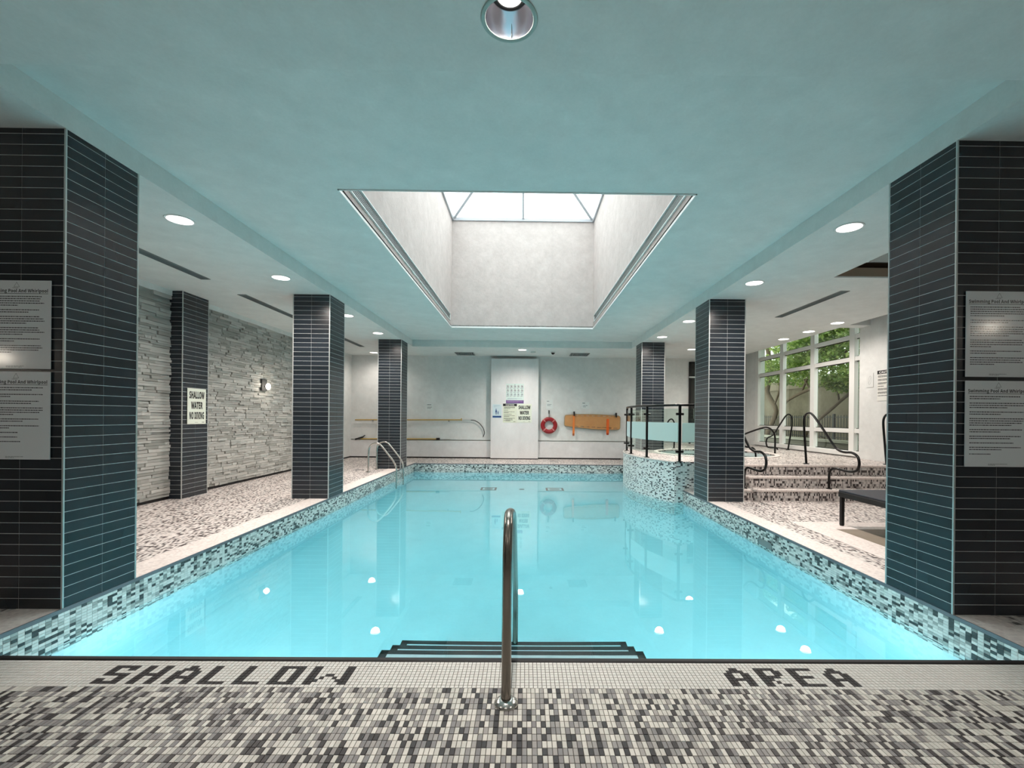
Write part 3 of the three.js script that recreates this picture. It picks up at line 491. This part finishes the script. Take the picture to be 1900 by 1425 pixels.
// ---------------------------------------------------------------- signs
const INK = '#26262a';
function lines(g, x, y, w, n, step, h, col = '#4a4a4e', keep = 5) { const s0 = seed; seed = keep; for (let i = 0; i < n; i++) { let k = x; const end = x + w * (i === n - 1 ? rr(0.35, 0.8) : rr(0.88, 1)); g.fillStyle = col; while (k < end) { const q = rr(6, 26); g.fillRect(k, y + i * step, Math.min(q, end - k), h); k += q + 4; } } seed = s0; }
function fit(g, text, x, y, w, h, font = 'bold', heavy = 0) { g.save(); g.font = `${font} ${h}px sans-serif`; g.textAlign = 'center'; g.textBaseline = 'middle'; const k = w / g.measureText(text).width; g.translate(x, y); g.scale(k, 1); g.fillText(text, 0, 0); if (heavy) { g.lineWidth = h * heavy; g.strokeStyle = g.fillStyle; g.lineJoin = 'miter'; g.strokeText(text, 0, 0); } g.restore(); }
function sign(name, label, category, group, w, h, draw, px, opt = {}) {
  const c = canvas(px, Math.round(px * h / w), (g, cw, ch) => { g.fillStyle = opt.paper ?? '#e9eaea'; g.fillRect(0, 0, cw, ch); draw(g, cw, ch); });
  const tx = new THREE.CanvasTexture(c); tx.colorSpace = THREE.SRGBColorSpace; tx.magFilter = THREE.LinearFilter;
  const t = thing(name, label, category, group, opt.pos, opt.turn ?? 0);
  mesh('backing', new THREE.BoxGeometry(w, h, 0.005).translate(0, 0, 0.0025), std(opt.paper ?? '#dcdddd', 0.5), t);
  mesh('printed_sheet', new THREE.PlaneGeometry(w - 0.004, h - 0.004).translate(0, 0, 0.0056), std('#ffffff', opt.rough ?? 0.5, { map: tx }), t);
  return t;
}
const rules = (paras, s) => (g, w, h) => {
  g.strokeStyle = '#8d8f92'; g.lineWidth = 3; g.beginPath(); g.moveTo(w * 0.5, 14); g.lineTo(w * 0.46, 58); g.lineTo(w * 0.54, 58); g.closePath(); g.stroke(); lines(g, w * 0.44, 66, w * 0.12, 1, 10, 5, '#8d8f92', 3);
  g.fillStyle = INK; fit(g, 'Swimming Pool And Whirlpool', w / 2, 96, w * 0.93, 42); g.fillRect(w * 0.035, 120, w * 0.93, 4);
  let y = 146; paras.forEach((n, i) => { lines(g, w * 0.06, y, w * 0.86, n, 21, 8, '#3c3d41', s + i); y += n * 21 + 22; });
  lines(g, w * 0.35, h - 26, w * 0.3, 2, 10, 4, '#66686c', s + 40);
};
const glossy = { rough: 0.12, paper: '#eceef0' };
sign('notice_board', 'framed notice on the near column beside stone wall, upper of two', 'notice', 'pool notices', 0.49, 0.639, rules([5, 2, 4, 4, 2, 4], 50), 640, { ...glossy, pos: [-3.68, 2.0645, 3.350] });
sign('notice_board', 'framed notice on the near column beside stone wall, lower of two', 'notice', 'pool notices', 0.49, 0.635, rules([2, 2, 2, 4, 2, 2, 1, 1, 1], 70), 640, { ...glossy, pos: [-3.68, 1.4075, 3.350] });
sign('notice_board', 'framed notice on the column beside the lounger, upper of two', 'notice', 'pool notices', 0.49, 0.627, rules([5, 2, 5, 4, 2, 4], 90), 640, { ...glossy, pos: [3.47, 2.07, 3.333] });
sign('notice_board', 'framed notice on the column beside the lounger, lower of two', 'notice', 'pool notices', 0.49, 0.631, rules([2, 3, 2, 4, 2, 2, 1, 2, 1], 110), 640, { ...glossy, pos: [3.47, 1.4125, 3.333] });
const diving = (g, w, h) => { g.fillStyle = '#0d0d0d'; ['SHALLOW', 'WATER', 'NO DIVING'].forEach((t, i) => fit(g, t, w / 2, h * (0.185 + i * 0.29), w * [0.82, 0.62, 0.82][i], h * 0.26, 'bold', 0.06)); lines(g, w * 0.4, h * 0.95, w * 0.2, 1, 5, 4, '#555', 4); g.fillRect(w * 0.78, h * 0.945, w * 0.14, 7); };
sign('warning_sign', 'white shallow water sign on the tiled pilaster in the stone wall', 'sign', undefined, 0.45, 0.62, diving, 360, { pos: [-5.746, 1.565, 8.07], turn: Math.PI / 2, paper: '#e6ecdf' });
const PZ = PANEL_D - 0.001;
sign('warning_sign', 'pale shallow water sign among the posters on the white panel', 'sign', undefined, 0.49, 0.63, diving, 360, { pos: [-0.02, 1.56, PZ], paper: '#e4e9da' });
sign('pictogram_poster', 'poster with rows of small pictograms and a purple band', 'poster', undefined, 0.6, 0.68, (g, w, h) => {
  g.fillStyle = '#7c8794'; g.beginPath(); g.moveTo(w / 2, 6); g.lineTo(w / 2 + 10, 30); g.lineTo(w / 2 - 10, 30); g.fill();
  for (let r = 0; r < 3; r++) for (let c = 0; c < 5; c++) { const x = w * (0.1 + c * 0.2), y = h * (0.13 + r * 0.2); g.strokeStyle = r === 2 ? '#3f4a78' : '#6b2b4d'; g.lineWidth = 4; g.beginPath(); g.arc(x, y, w * 0.06, 0, 7); g.stroke(); g.fillStyle = '#1f2733'; g.beginPath(); g.arc(x + (c % 3 - 1) * 5, y - 6, w * 0.018, 0, 7); g.fill(); g.fillRect(x - w * 0.03, y, w * 0.06, w * 0.022); if (r < 2) { g.beginPath(); g.moveTo(x - w * 0.042, y - w * 0.042); g.lineTo(x + w * 0.042, y + w * 0.042); g.stroke(); } lines(g, x - w * 0.085, y + h * 0.075, w * 0.17, 2, 8, 5, '#3a3550', 60 + r * 5 + c); }
  lines(g, w * 0.08, h * 0.72, w * 0.84, 2, 12, 6, '#6b87a0', 80); g.fillStyle = '#6d4a86'; g.fillRect(0, h * 0.82, w, h * 0.16); lines(g, w * 0.05, h * 0.85, w * 0.9, 3, 14, 5, '#cdbcd8', 81);
}, 420, { pos: [-0.345, 2.215, PZ], paper: '#d3e3de' });
const caution = (g, w, h) => { g.fillStyle = '#0f0f0f'; g.fillRect(0, 0, w, h * 0.13); g.fillStyle = '#f2f2ea'; fit(g, 'CAUTION', w / 2, h * 0.068, w * 0.62, h * 0.1); let y = h * 0.17; [3, 1, 2, 1, 2, 2, 1].forEach((n, i) => { lines(g, w * 0.07, y, w * 0.8, n, h * 0.04, h * 0.022, '#3b3d30', 120 + i); y += n * h * 0.04 + h * 0.045; }); lines(g, w * 0.2, h * 0.84, w * 0.55, 3, h * 0.035, h * 0.016, '#5b5d4c', 140); g.fillRect(w * 0.75, h * 0.94, w * 0.15, h * 0.02); };
sign('caution_poster', 'pale yellow caution poster with black heading on the white panel', 'poster', undefined, 0.475, 0.64, caution, 360, { pos: [-0.51, 1.56, PZ], paper: '#e0e5d2' });
sign('supervision_sign', 'small white sign of adult and child over a blue bar', 'sign', undefined, 0.3, 0.46, (g, w, h) => {
  lines(g, w * 0.15, h * 0.08, w * 0.7, 2, h * 0.09, 7, '#7d93a5', 150); g.fillStyle = '#1d3f78'; g.beginPath(); g.arc(w * 0.4, h * 0.36, w * 0.06, 0, 7); g.fill(); g.fillRect(w * 0.32, h * 0.42, w * 0.16, h * 0.17); g.fillRect(w * 0.34, h * 0.58, w * 0.05, h * 0.16); g.fillRect(w * 0.42, h * 0.58, w * 0.05, h * 0.16); g.beginPath(); g.arc(w * 0.62, h * 0.51, w * 0.045, 0, 7); g.fill(); g.fillRect(w * 0.57, h * 0.55, w * 0.1, h * 0.11); g.fillRect(w * 0.58, h * 0.65, w * 0.035, h * 0.09); g.fillRect(w * 0.63, h * 0.65, w * 0.035, h * 0.09); g.fillRect(0, h * 0.84, w, h * 0.13);
}, 220, { pos: [-0.945, 1.62, PZ], paper: '#cfe0e6' });
const small = (k) => (g, w, h) => { lines(g, w * 0.1, h * 0.14, w * 0.8, 1, 10, 12, '#5d6a6c', k); lines(g, w * 0.15, h * 0.5, w * 0.7, 2, 22, 9, '#6f7b7d', k + 1); };
sign('paper_notice', 'small white paper notice on the wall above the rescue poles', 'notice', 'small notices on the end wall', 0.24, 0.24, small(160), 128, { pos: [-3.264, 1.75, WALL_B], paper: '#dfe5e3' });
sign('paper_notice', 'small white paper notice on the wall above the lifebuoy', 'notice', 'small notices on the end wall', 0.22, 0.32, small(164), 128, { pos: [0.84, 1.88, WALL_B], paper: '#dfe5e3' });
sign('paper_notice', 'small white paper notice on the wall above the spine board', 'notice', 'small notices on the end wall', 0.26, 0.24, small(168), 128, { pos: [2.08, 1.855, WALL_B], paper: '#dfe5e3' });
sign('caution_sign', 'white caution sign with black heading on the wall beside the windows', 'sign', undefined, 0.5, 0.64, (g, w, h) => { g.fillStyle = '#111'; g.fillRect(0, 0, w, h * 0.12); g.fillStyle = '#f3f3f0'; fit(g, 'CAUTION', w / 2, h * 0.062, w * 0.8, h * 0.1); let y = h * 0.17; [2, 2, 2, 1, 2, 2, 1].forEach((n, i) => { lines(g, w * 0.04, y, w * 0.9, n, h * 0.035, h * 0.022, '#33332f', 180 + i); y += n * h * 0.035 + h * 0.045; }); }, 360, { pos: [7.498, 2.165, 9.44], turn: -Math.PI / 2, paper: '#e6e6e0' });
sign('wall_placard', 'faint white placard with a looped mark beside the windows', 'sign', undefined, 0.2, 0.31, (g, w, h) => { g.strokeStyle = '#c3c6c4'; g.lineWidth = 9; g.beginPath(); g.ellipse(w * 0.5, h * 0.5, w * 0.2, h * 0.3, 0.2, 0, 7); g.stroke(); g.beginPath(); g.moveTo(w * 0.3, h * 0.75); g.lineTo(w * 0.7, h * 0.25); g.stroke(); }, 128, { pos: [7.498, 2.30, 9.90], turn: -Math.PI / 2, paper: '#dcdedc' });

// ---------------------------------------------------------------- rescue equipment on the end wall
{
  const D = WALL_B - 0.06;
  let t = thing('rescue_pole', 'long yellow pole with a curved hook on the end wall', 'pole', 'poles on the end wall');
  mesh('shaft', rod(V(-5.79, 1.285, D), V(-2.15, 1.315, D), 0.02), M.pole, t);
  mesh('collar', rod(V(-2.17, 1.285, D), V(-2.17, 1.37, D), 0.018), M.pole, t);
  mesh('sleeve', rod(V(-2.15, 1.315, D), V(-1.85, 1.31, D), 0.016), M.alu, t);
  mesh('hook', tube([V(-1.86, 1.31, D), V(-1.72, 1.30, D), V(-1.55, 1.20, D), V(-1.42, 1.03, D), V(-1.38, 0.87, D), V(-1.42, 0.74, D)], 0.014, 40, 8), std('#3d4444', 0.4), t);
  for (const x of [-5.2, -2.6]) mesh('bracket', bx(x - 0.02, x + 0.02, 1.25, 1.29, D - 0.02, WALL_B - 0.001), M.grey, t);
  t = thing('cleaning_pole', 'straight yellow pole resting on the ledge of the end wall', 'pole', 'poles on the end wall');
  mesh('shaft', rod(V(-5.6, 0.64, D), V(-2.98, 0.655, D), 0.02), M.pole, t);
  mesh('clamp', rod(V(-3.02, 0.66, D), V(-2.9, 0.66, D), 0.035, 14), M.black, t);
  mesh('inner_tube', rod(V(-2.9, 0.655, D), V(-2.55, 0.657, D), 0.014), M.alu, t);
  mesh('brush_head', merge([bar(V(-5.78, 0.62, D), V(-5.52, 0.70, D), 0.05, 0.05), bar(V(-5.58, 0.66, D), V(-5.45, 0.76, D), 0.03, 0.03)]), M.black, t);
  // lifebuoy
  t = thing('lifebuoy', 'red ring lifebuoy hanging by a hook on the end wall', 'lifebuoy', undefined, [0.825, 1.155, WALL_B - 0.07]);
  mesh('ring', new THREE.TorusGeometry(0.215, 0.07, 16, 48).scale(1, 1, 0.8), M.red, t);
  const rp = []; for (let i = 0; i <= 32; i++) { const a = i / 32 * 2 * Math.PI, r = 0.292 + 0.012 * Math.cos(a * 4); rp.push(new THREE.Vector3(r * Math.sin(a), r * Math.cos(a), 0.005)); }
  mesh('grab_rope', tube(rp, 0.007, 96, 6), M.rope, t);
  for (let i = 0; i < 4; i++) mesh('band', new THREE.TorusGeometry(0.073, 0.006, 8, 24).rotateY(Math.PI / 2).scale(3, 1, 0.82).translate(0, 0.215, 0).rotateZ(i * Math.PI / 2 + 0.78), std('#c6827f', 0.6), t);
  mesh('hook', tube([new THREE.Vector3(0, 0.50, -0.06), new THREE.Vector3(0, 0.46, 0.0), new THREE.Vector3(0, 0.33, 0.03), new THREE.Vector3(0, 0.27, 0.06), new THREE.Vector3(0, 0.32, 0.1)], 0.01, 30, 8), M.darkGrey, t);
  mesh('hook_plate', new THREE.BoxGeometry(0.05, 0.12, 0.012).translate(0, 0.46, -0.062), M.grey, t);
  // spine board
  t = thing('spine_board', 'orange wooden spine board held on the end wall by straps', 'rescue board', undefined, [2.3, 1.30, WALL_B - 0.075]);
  t.rotation.z = -0.012;
  const sh = new THREE.Shape(); const up = [[-0.93, 0.14], [-0.9, 0.19], [-0.45, 0.225], [0, 0.235], [0.45, 0.225], [0.9, 0.2], [0.95, 0.15]];
  sh.moveTo(-0.94, -0.12); sh.lineTo(-0.93, 0.14); for (const [x, y] of up) sh.lineTo(x, y); sh.lineTo(0.95, -0.2); sh.lineTo(0.9, -0.25); sh.lineTo(0.45, -0.262); sh.lineTo(0, -0.25); sh.lineTo(-0.5, -0.205); sh.lineTo(-0.9, -0.165); sh.closePath();
  for (const [x, y] of [[-0.86, 0.03], [0.87, 0.12], [0.88, -0.02]]) { const h = new THREE.Path(); h.absellipse(x, y, 0.022, 0.03, 0, 7, false); sh.holes.push(h); }
  for (const [row, k] of [[0.17, 1], [-0.16, -1]]) for (let i = 0; i < 9; i++) { const x = -0.72 + i * 0.19, y = row - (k < 0 ? (x + 0.9) * 0.035 : -0.02); const h = new THREE.Path(); h.moveTo(x - 0.06, y - 0.014); h.lineTo(x + 0.06, y - 0.014); h.lineTo(x + 0.06, y + 0.014); h.lineTo(x - 0.06, y + 0.014); h.closePath(); sh.holes.push(h); }
  mesh('board', new THREE.ExtrudeGeometry(sh, { depth: 0.035, bevelEnabled: true, bevelSize: 0.006, bevelThickness: 0.006, bevelSegments: 2, curveSegments: 8 }).translate(0, 0, -0.02), M.board, t);
  const edge = [[-0.94, -0.12], ...up, [0.95, -0.2], [0.9, -0.25], [0.45, -0.262], [0, -0.25], [-0.5, -0.205], [-0.9, -0.165], [-0.94, -0.12]].map(([x, y]) => new THREE.Vector3(x, y, 0));
  mesh('edge_band', tube(edge, 0.022, 160, 8, 'catmullrom', 0.15), M.boardEdge, t);
  mesh('strap', rbx(-0.665, -0.595, -0.48, 0.19, -0.035, -0.025, 0.004, 1), std('#e8823c', 0.6), t); mesh('strap', rbx(0.49, 0.58, -0.43, 0.10, -0.035, -0.025, 0.004, 1), M.strap, t);
  mesh('buckle', rbx(-0.66, -0.60, -0.50, -0.42, -0.045, -0.02, 0.005, 1), std('#a05a30', 0.5), t); mesh('buckle', rbx(0.5, 0.57, -0.45, -0.38, -0.045, -0.02, 0.005, 1), std('#b04a22', 0.5), t);
  for (const [x, y] of [[-0.62, 0.27], [0.82, 0.25]]) mesh('wall_hook', merge([bx(x - 0.02, x + 0.02, y - 0.08, y + 0.06, -0.05, 0.068), bx(x - 0.02, x + 0.02, y - 0.09, y - 0.05, -0.07, 0.0)]), M.black, t);
}
// ---------------------------------------------------------------- rails
{ // entry rail over the near edge
  const t = thing('entry_rail', 'single dark steel grab rail curving from near deck into pool', 'handrail', undefined, [-0.081, 0, 2.283]);
  const v = (d, y) => new THREE.Vector3(0.012 * (d > 0.4 ? 1 : 0), y, -d);
  mesh('tube', tube([v(0, 0.0), v(0, 0.3), v(0, 0.62), v(0.02, 0.76), v(0.10, 0.875), v(0.24, 0.90), v(0.42, 0.845), v(0.9, 0.52), v(1.4, 0.16), v(1.66, -0.06), v(1.78, -0.28), v(1.80, -0.6), v(1.80, -1.36)], 0.0245, 140, 20, 'catmullrom', 0.4), M.darkSteel, t);
  mesh('flange', new THREE.LatheGeometry([[0.026, 0.028], [0.04, 0.026], [0.058, 0.012], [0.06, 0.002], [0.06, 0]].map(([r, y]) => new THREE.Vector2(r, y)), 32), M.steel, t);
}
{ // ladder
  const t = thing('pool_ladder', 'bright steel pool ladder on the stone wall side', 'ladder');
  for (const d of [11.62, 12.28]) {
    mesh('rail', tube([V(-3.95, 0, d), V(-3.95, 0.3, d), V(-3.94, 0.58, d), V(-3.87, 0.70, d), V(-3.74, 0.735, d), V(-3.64, 0.69, d), V(-3.5, 0.52, d), V(-3.33, 0.30, d), V(-3.25, 0.14, d), V(-3.24, -0.1, d), V(-3.24, -0.6, d), V(-3.24, -1.2, d)], 0.022, 110, 12, 'catmullrom', 0.4), M.steel, t);
    mesh('flange', new THREE.CylinderGeometry(0.05, 0.055, 0.02, 24).translate(-3.95, 0.01, -d), M.steel, t);
  }
  for (const y of [-0.32, -0.6, -0.88]) mesh('ladder_tread', rbx(-3.30, -3.20, y - 0.015, y + 0.015, 11.63, 12.27, 0.006, 1), std('#e8ecec', 0.4), t);
}
// black handrails at the whirlpool steps
function stepRail(x, label) {
  const t = thing('step_handrail', label, 'handrail', 'black handrails on the whirlpool steps', [x, 0, 0]);
  const v = (d, y) => V(0, y, d);
  mesh('tube', tube([v(8.19, 0.19), v(8.19, 0.42), v(8.15, 0.53), v(8.04, 0.575), v(7.82, 0.565), v(7.62, 0.565), v(7.49, 0.61), v(7.45, 0.72), v(7.49, 0.83), v(7.62, 0.885), v(7.80, 0.88), v(7.93, 0.90), v(8.06, 0.97), v(8.35, 1.24), v(8.63, 1.49), v(8.76, 1.56), v(8.89, 1.53), v(8.95, 1.40), v(8.91, 1.0), v(8.86, PLAT)], 0.021, 190, 12, 'catmullrom', 0.4), M.blackMetal, t);
  mesh('flange', merge([new THREE.CylinderGeometry(0.045, 0.05, 0.015, 20).translate(0, 0.1975, -8.19), new THREE.CylinderGeometry(0.05, 0.055, 0.015, 20).translate(0, PLAT + 0.0075, -8.86)]), M.blackMetal, t);
}
stepRail(3.95, 'black looped handrail on the whirlpool steps beside the middle column');
stepRail(5.48, 'black looped handrail in the middle of the whirlpool steps');
stepRail(7.05, 'black looped handrail on the whirlpool steps by the wall with signs');
{
  let t = thing('tub_handrail', 'black looped handrail on the platform next to the tall windows', 'handrail', 'black handrails at the whirlpool');
  const d0 = 12.9, v = (x, y) => V(x, y, d0);
  mesh('tube', tube([v(7.45, PLAT), v(7.52, 1.0), v(7.56, 1.3), v(7.545, 1.5), v(7.47, 1.58), v(7.37, 1.52), v(7.2, 1.26), v(7.03, 1.0), v(6.94, 0.94), v(6.86, 0.90), v(6.83, 0.78), v(6.86, 0.66), v(6.95, 0.63), v(7.12, 0.625), v(7.16, PLAT)], 0.021, 130, 12, 'catmullrom', 0.4), M.blackMetal, t);
  mesh('flange', new THREE.CylinderGeometry(0.05, 0.055, 0.015, 20).translate(7.45, PLAT + 0.0075, -d0), M.blackMetal, t);
  t = thing('tub_handrail', 'black bent handrail standing at the whirlpool edge', 'handrail', 'black handrails at the whirlpool');
  const w = (x, y) => V(x, y, 11.22);
  mesh('tube', tube([w(6.16, PLAT), w(6.16, 0.95), w(6.13, 1.10), w(6.04, 1.20), w(5.92, 1.235), w(5.75, 1.19), w(5.45, 1.08), w(5.36, 1.02), w(5.34, 0.9), w(5.38, 0.78), w(5.5, 0.74), w(5.62, 0.72), w(5.68, 0.6), w(5.7, 0.1)], 0.021, 130, 12, 'catmullrom', 0.4), M.blackMetal, t);
  mesh('flange', new THREE.CylinderGeometry(0.05, 0.055, 0.015, 20).translate(6.16, PLAT + 0.0075, -11.22), M.blackMetal, t);
  t = thing('tub_handrail', 'black handrail behind the frosted glass of the whirlpool railing', 'handrail', 'black handrails at the whirlpool');
  const u = (x, y) => V(x, y, 13.1);
  mesh('tube', tube([u(4.28, PLAT), u(4.30, 1.0), u(4.29, 1.28), u(4.22, 1.41), u(4.12, 1.36), u(3.95, 1.02), u(3.86, 0.85), u(3.82, 0.6)], 0.021, 90, 12, 'catmullrom', 0.4), M.blackMetal, t);
  mesh('flange', new THREE.CylinderGeometry(0.05, 0.055, 0.015, 20).translate(4.28, PLAT + 0.0075, -13.1), M.blackMetal, t);
}
{ // glass railing round the whirlpool wall
  const t = thing('glass_railing', 'black framed glass railing with frosted strip around the whirlpool', 'railing');
  const ds = [12.1, 11.0, 10.06, 9.09], pts = ds.map((d) => [arc(3.94, d), d]); pts.push([3.86, 9.12]);
  const top = []; for (let i = 0; i <= 14; i++) { const d = 12.1 - (12.1 - 9.12) * i / 14; top.push(V(arc(3.94, d), 1.70, d)); } top.push(V(3.35, 1.70, 9.1), V(3.86, 1.70, 9.12));
  mesh('top_rail', tube(top, 0.024, 120, 10), M.blackMetal, t);
  for (const [x, d] of pts) {
    const p = mesh('post', new THREE.BoxGeometry(0.045, 1.12, 0.045).translate(x, PLAT + 0.56, -d), M.blackMetal, t);
    mesh('clamp', merge([0.2, 0.95].map((y) => new THREE.CylinderGeometry(0.025, 0.025, 0.15, 12).rotateZ(Math.PI / 2).translate(x, PLAT + y, -d))), M.blackMetal, p);
    mesh('foot_plate', new THREE.BoxGeometry(0.1, 0.012, 0.1).translate(x, PLAT + 0.006, -d), M.blackMetal, p);
  }
  for (let i = 0; i < pts.length - 1; i++) {
    const [x0, d0] = pts[i], [x1, d1] = pts[i + 1], k = 0.05 / Math.hypot(x1 - x0, d1 - d0), A = [x0 + (x1 - x0) * k, d0 + (d1 - d0) * k], B = [x1 - (x1 - x0) * k, d1 - (d1 - d0) * k];
    const g = mesh('glass_panel', poly([V(A[0], 0.68, A[1]), V(B[0], 0.68, B[1]), V(B[0], 1.63, B[1]), V(A[0], 1.63, A[1])], 0.01), M.glass, t);
    mesh('frosted_strip', poly([V(A[0], 0.96, A[1]), V(B[0], 0.96, B[1]), V(B[0], 1.345, B[1]), V(A[0], 1.345, A[1])], 0.0125), M.frost, g);
  }
}
{ // lounger
  const t = thing('pool_lounger', 'low black lounger on the deck between near column and steps', 'lounger', undefined, [4.62, 0, 5.27]);
  const y = 0.44;
  for (const s of [-1, 1]) mesh('side_rail', rbx(s * 0.33 - 0.025, s * 0.33 + 0.025, y - 0.05, y + 0.02, -0.92, 0.92, 0.01, 2), M.black, t);
  for (const d of [-0.9, 0.9]) mesh('end_rail', rbx(-0.33, 0.33, y - 0.04, y + 0.02, d - 0.02, d + 0.02, 0.008, 2), M.black, t);
  mesh('sling', rbx(-0.345, 0.345, y + 0.012, y + 0.045, -0.93, 0.93, 0.015, 2), M.sling, t);
  for (const s of [-1, 1]) for (const d of [-0.88, 0.88]) { const l = mesh('leg', rbx(s * 0.325 - 0.022, s * 0.325 + 0.022, 0.012, y - 0.03, d - 0.022, d + 0.022, 0.006, 1), M.black, t); mesh('foot', new THREE.CylinderGeometry(0.024, 0.024, 0.014, 14).translate(s * 0.325, 0.007, -d), M.black, l); }
}
// deck drains
for (const [x, d, label] of [[-4.34, 12.08, 'slim dark floor drain near the pool ladder'], [0.96, 14.9, 'slim dark floor drain in front of the end wall']]) {
  const t = thing('floor_drain', label, 'drain', undefined, [x, 0, d]);
  mesh('frame', new THREE.BoxGeometry(0.26, 0.004, 0.09).translate(0, 0.002, 0), M.grey, t);
  for (let k = 0; k < 6; k++) mesh('grate_slot', new THREE.BoxGeometry(0.03, 0.003, 0.07).translate(-0.1 + k * 0.04, 0.005, 0), M.black, t);
}
// ---------------------------------------------------------------- outside the tall windows
const yard = structure('floor_yard', 'paved yard outside the tall windows', 'ground');
mesh('paving', bx(7.9, 40, -0.3, 0.2, -10, 60), std('#8f897d', 0.9), yard);
const yardWall = structure('wall_yard', 'tall beige garden wall outside the windows', 'garden wall');
mesh('wall_body', bx(12, 12.4, 0.2, 2.8, 2, 40), std('#ffffff', 0.9, { map: srgb(mottle([122, 111, 94], 16, 41), 3) }), yardWall);
mesh('wall_cap', bx(11.93, 12.45, 2.8, 3.2, 2, 40), std('#8d8070', 0.9), yardWall);
{
  const t = thing('planter_curb', 'low concrete curb outside below the trees', 'curb', undefined, [9.75, 0.2, 18]);
  mesh('curb_body', new THREE.BoxGeometry(0.3, 0.5, 24).translate(0, 0.25, 0), std('#6f6a60', 0.9), t); mesh('curb_cap', new THREE.BoxGeometry(0.36, 0.08, 24).translate(0, 0.56, 0), std('#a8a397', 0.9), t);
  const soil = structure('floor_bed', 'dark planting bed along the garden wall', 'soil'); mesh('soil', bx(9.9, 12, 0.2, 0.6, 6, 30), std('#4a4034', 1), soil);
  const f = thing('iron_fence', 'dark iron picket fence along the garden wall', 'fence', undefined, [11.2, 0.6, 17.5]);
  mesh('top_bar', new THREE.BoxGeometry(0.03, 0.03, 11).translate(0, 0.93, 0), M.darkGrey, f); mesh('bottom_bar', new THREE.BoxGeometry(0.03, 0.03, 11).translate(0, 0.2, 0), M.darkGrey, f);
  for (let k = 0; k < 74; k++) mesh('picket', new THREE.BoxGeometry(0.018, 0.9, 0.018).translate(0, 0.55, -5.4 + k * 0.147), M.darkGrey, f);
  for (const z of [-5.4, -2.2, 1.0, 4.2]) mesh('fence_post', new THREE.BoxGeometry(0.07, 1.05, 0.07).translate(0, 0.525, z), M.darkGrey, f);
}
{
  const bark = std('#6a5a4a', 0.95, { bumpMap: bumpTex(42, 0.3), bumpScale: 0.01 });
  const leafMats = ['#86a148', '#9db25e', '#688636', '#b6c276'].map((c) => new THREE.MeshPhysicalMaterial({ color: c, roughness: 1, transmission: 0.5, thickness: 0, side: THREE.DoubleSide }));
  const leaf = (() => { const p = [0, 0, 0, 0.5, 0.12, 0.28, 1, 0, 0, 0.5, 0.12, -0.28]; const g = new THREE.BufferGeometry().setAttribute('position', new THREE.Float32BufferAttribute([...p.slice(0, 3), ...p.slice(3, 6), ...p.slice(6, 9), ...p.slice(0, 3), ...p.slice(6, 9), ...p.slice(9, 12)], 3)); g.computeVertexNormals(); return g; })();
  function tree(label, limbs, clusters, count) {
    const t = thing('garden_tree', label, 'tree', 'trees outside the windows');
    mesh('trunk', tube(limbs[0][0].map((p) => V(...p)), limbs[0][1], 30, 8), bark, t);
    for (const [pts, r] of limbs.slice(1)) mesh('branch', tube(pts.map((p) => V(...p)), r, 24, 6), bark, t);
    leafMats.forEach((mat, k) => {
      const n = Math.floor(count / 4), m = new THREE.InstancedMesh(leaf, mat, n), M4 = new THREE.Matrix4(), q = new THREE.Quaternion(), e = new THREE.Euler();
      for (let i = 0; i < n; i++) {
        const [x, y, d, r] = clusters[Math.floor(rnd() * clusters.length)]; let a, b, c; do { a = rr(-1, 1); b = rr(-1, 1); c = rr(-1, 1); } while (a * a + b * b + c * c > 1);
        const s = rr(0.09, 0.19); q.setFromEuler(e.set(rr(-0.8, 0.8), rr(0, 6.28), rr(-0.8, 0.8)));
        M4.compose(V(x + a * r, y + b * r * 0.55, d + c * r), q, new THREE.Vector3(s, s, s)); m.setMatrixAt(i, M4);
      }
      shade(m); m.name = 'foliage'; m.userData.kind = 'stuff'; t.add(m);
    });
  }
  const cl = (n, x, y, d, r0, r1) => Array.from({ length: n }, () => [rr(...x), rr(...y), rr(...d), rr(r0, r1)]);
  tree('slender tree outside with a crooked leaning trunk beside the far window', [[[[10, 0.6, 18.8], [10, 0.9, 18.75], [10, 1.78, 18.16], [10, 2.55, 18.82], [10, 3.37, 18.6], [10, 4.6, 18.9]], 0.09], [[[10, 2.0, 18.3], [10, 2.67, 17.9], [10, 3.37, 18.2], [10, 3.91, 19.5]], 0.045], [[[10, 2.5, 18.8], [10.1, 3.4, 20], [10.2, 4.2, 21]], 0.04]], cl(22, [9.3, 11.4], [2.9, 6.0], [16.5, 23], 0.5, 0.9), 9500);
  tree('spreading tree outside with a long slanting branch across the windows', [[[[10.3, 0.6, 17.9], [10.1, 1.4, 17.9], [10, 2.06, 17.56], [10, 2.35, 16.73], [10, 2.49, 16.09], [10, 2.69, 14.95], [10, 2.95, 13.7]], 0.06], [[[10, 2.4, 16.5], [10, 3.1, 16], [10, 3.9, 15.2], [10, 4.8, 14.8]], 0.04], [[[10, 2.5, 16], [10, 3.2, 16.6], [10, 4.2, 17.2]], 0.035]], cl(20, [9.2, 11.2], [3.0, 5.6], [13.5, 18], 0.5, 0.9), 9500);
  tree('leafy tree outside with low boughs in front of the iron fence', [[[[10.1, 0.6, 16.5], [10, 1.12, 16.07], [10, 1.45, 15.48], [10, 1.82, 14.8], [10, 2.07, 14.38], [10, 2.6, 13.4], [10, 3.4, 12.6]], 0.05], [[[10, 2.0, 14.5], [10, 2.7, 14.6], [10, 3.6, 14.2]], 0.035]], [...cl(14, [9.2, 10.8], [2.4, 5.6], [12, 15.5], 0.45, 0.8), ...cl(7, [9.5, 10.6], [1.5, 3.2], [12.4, 14.6], 0.35, 0.55)], 9500);
}
renderer.render(scene, camera);
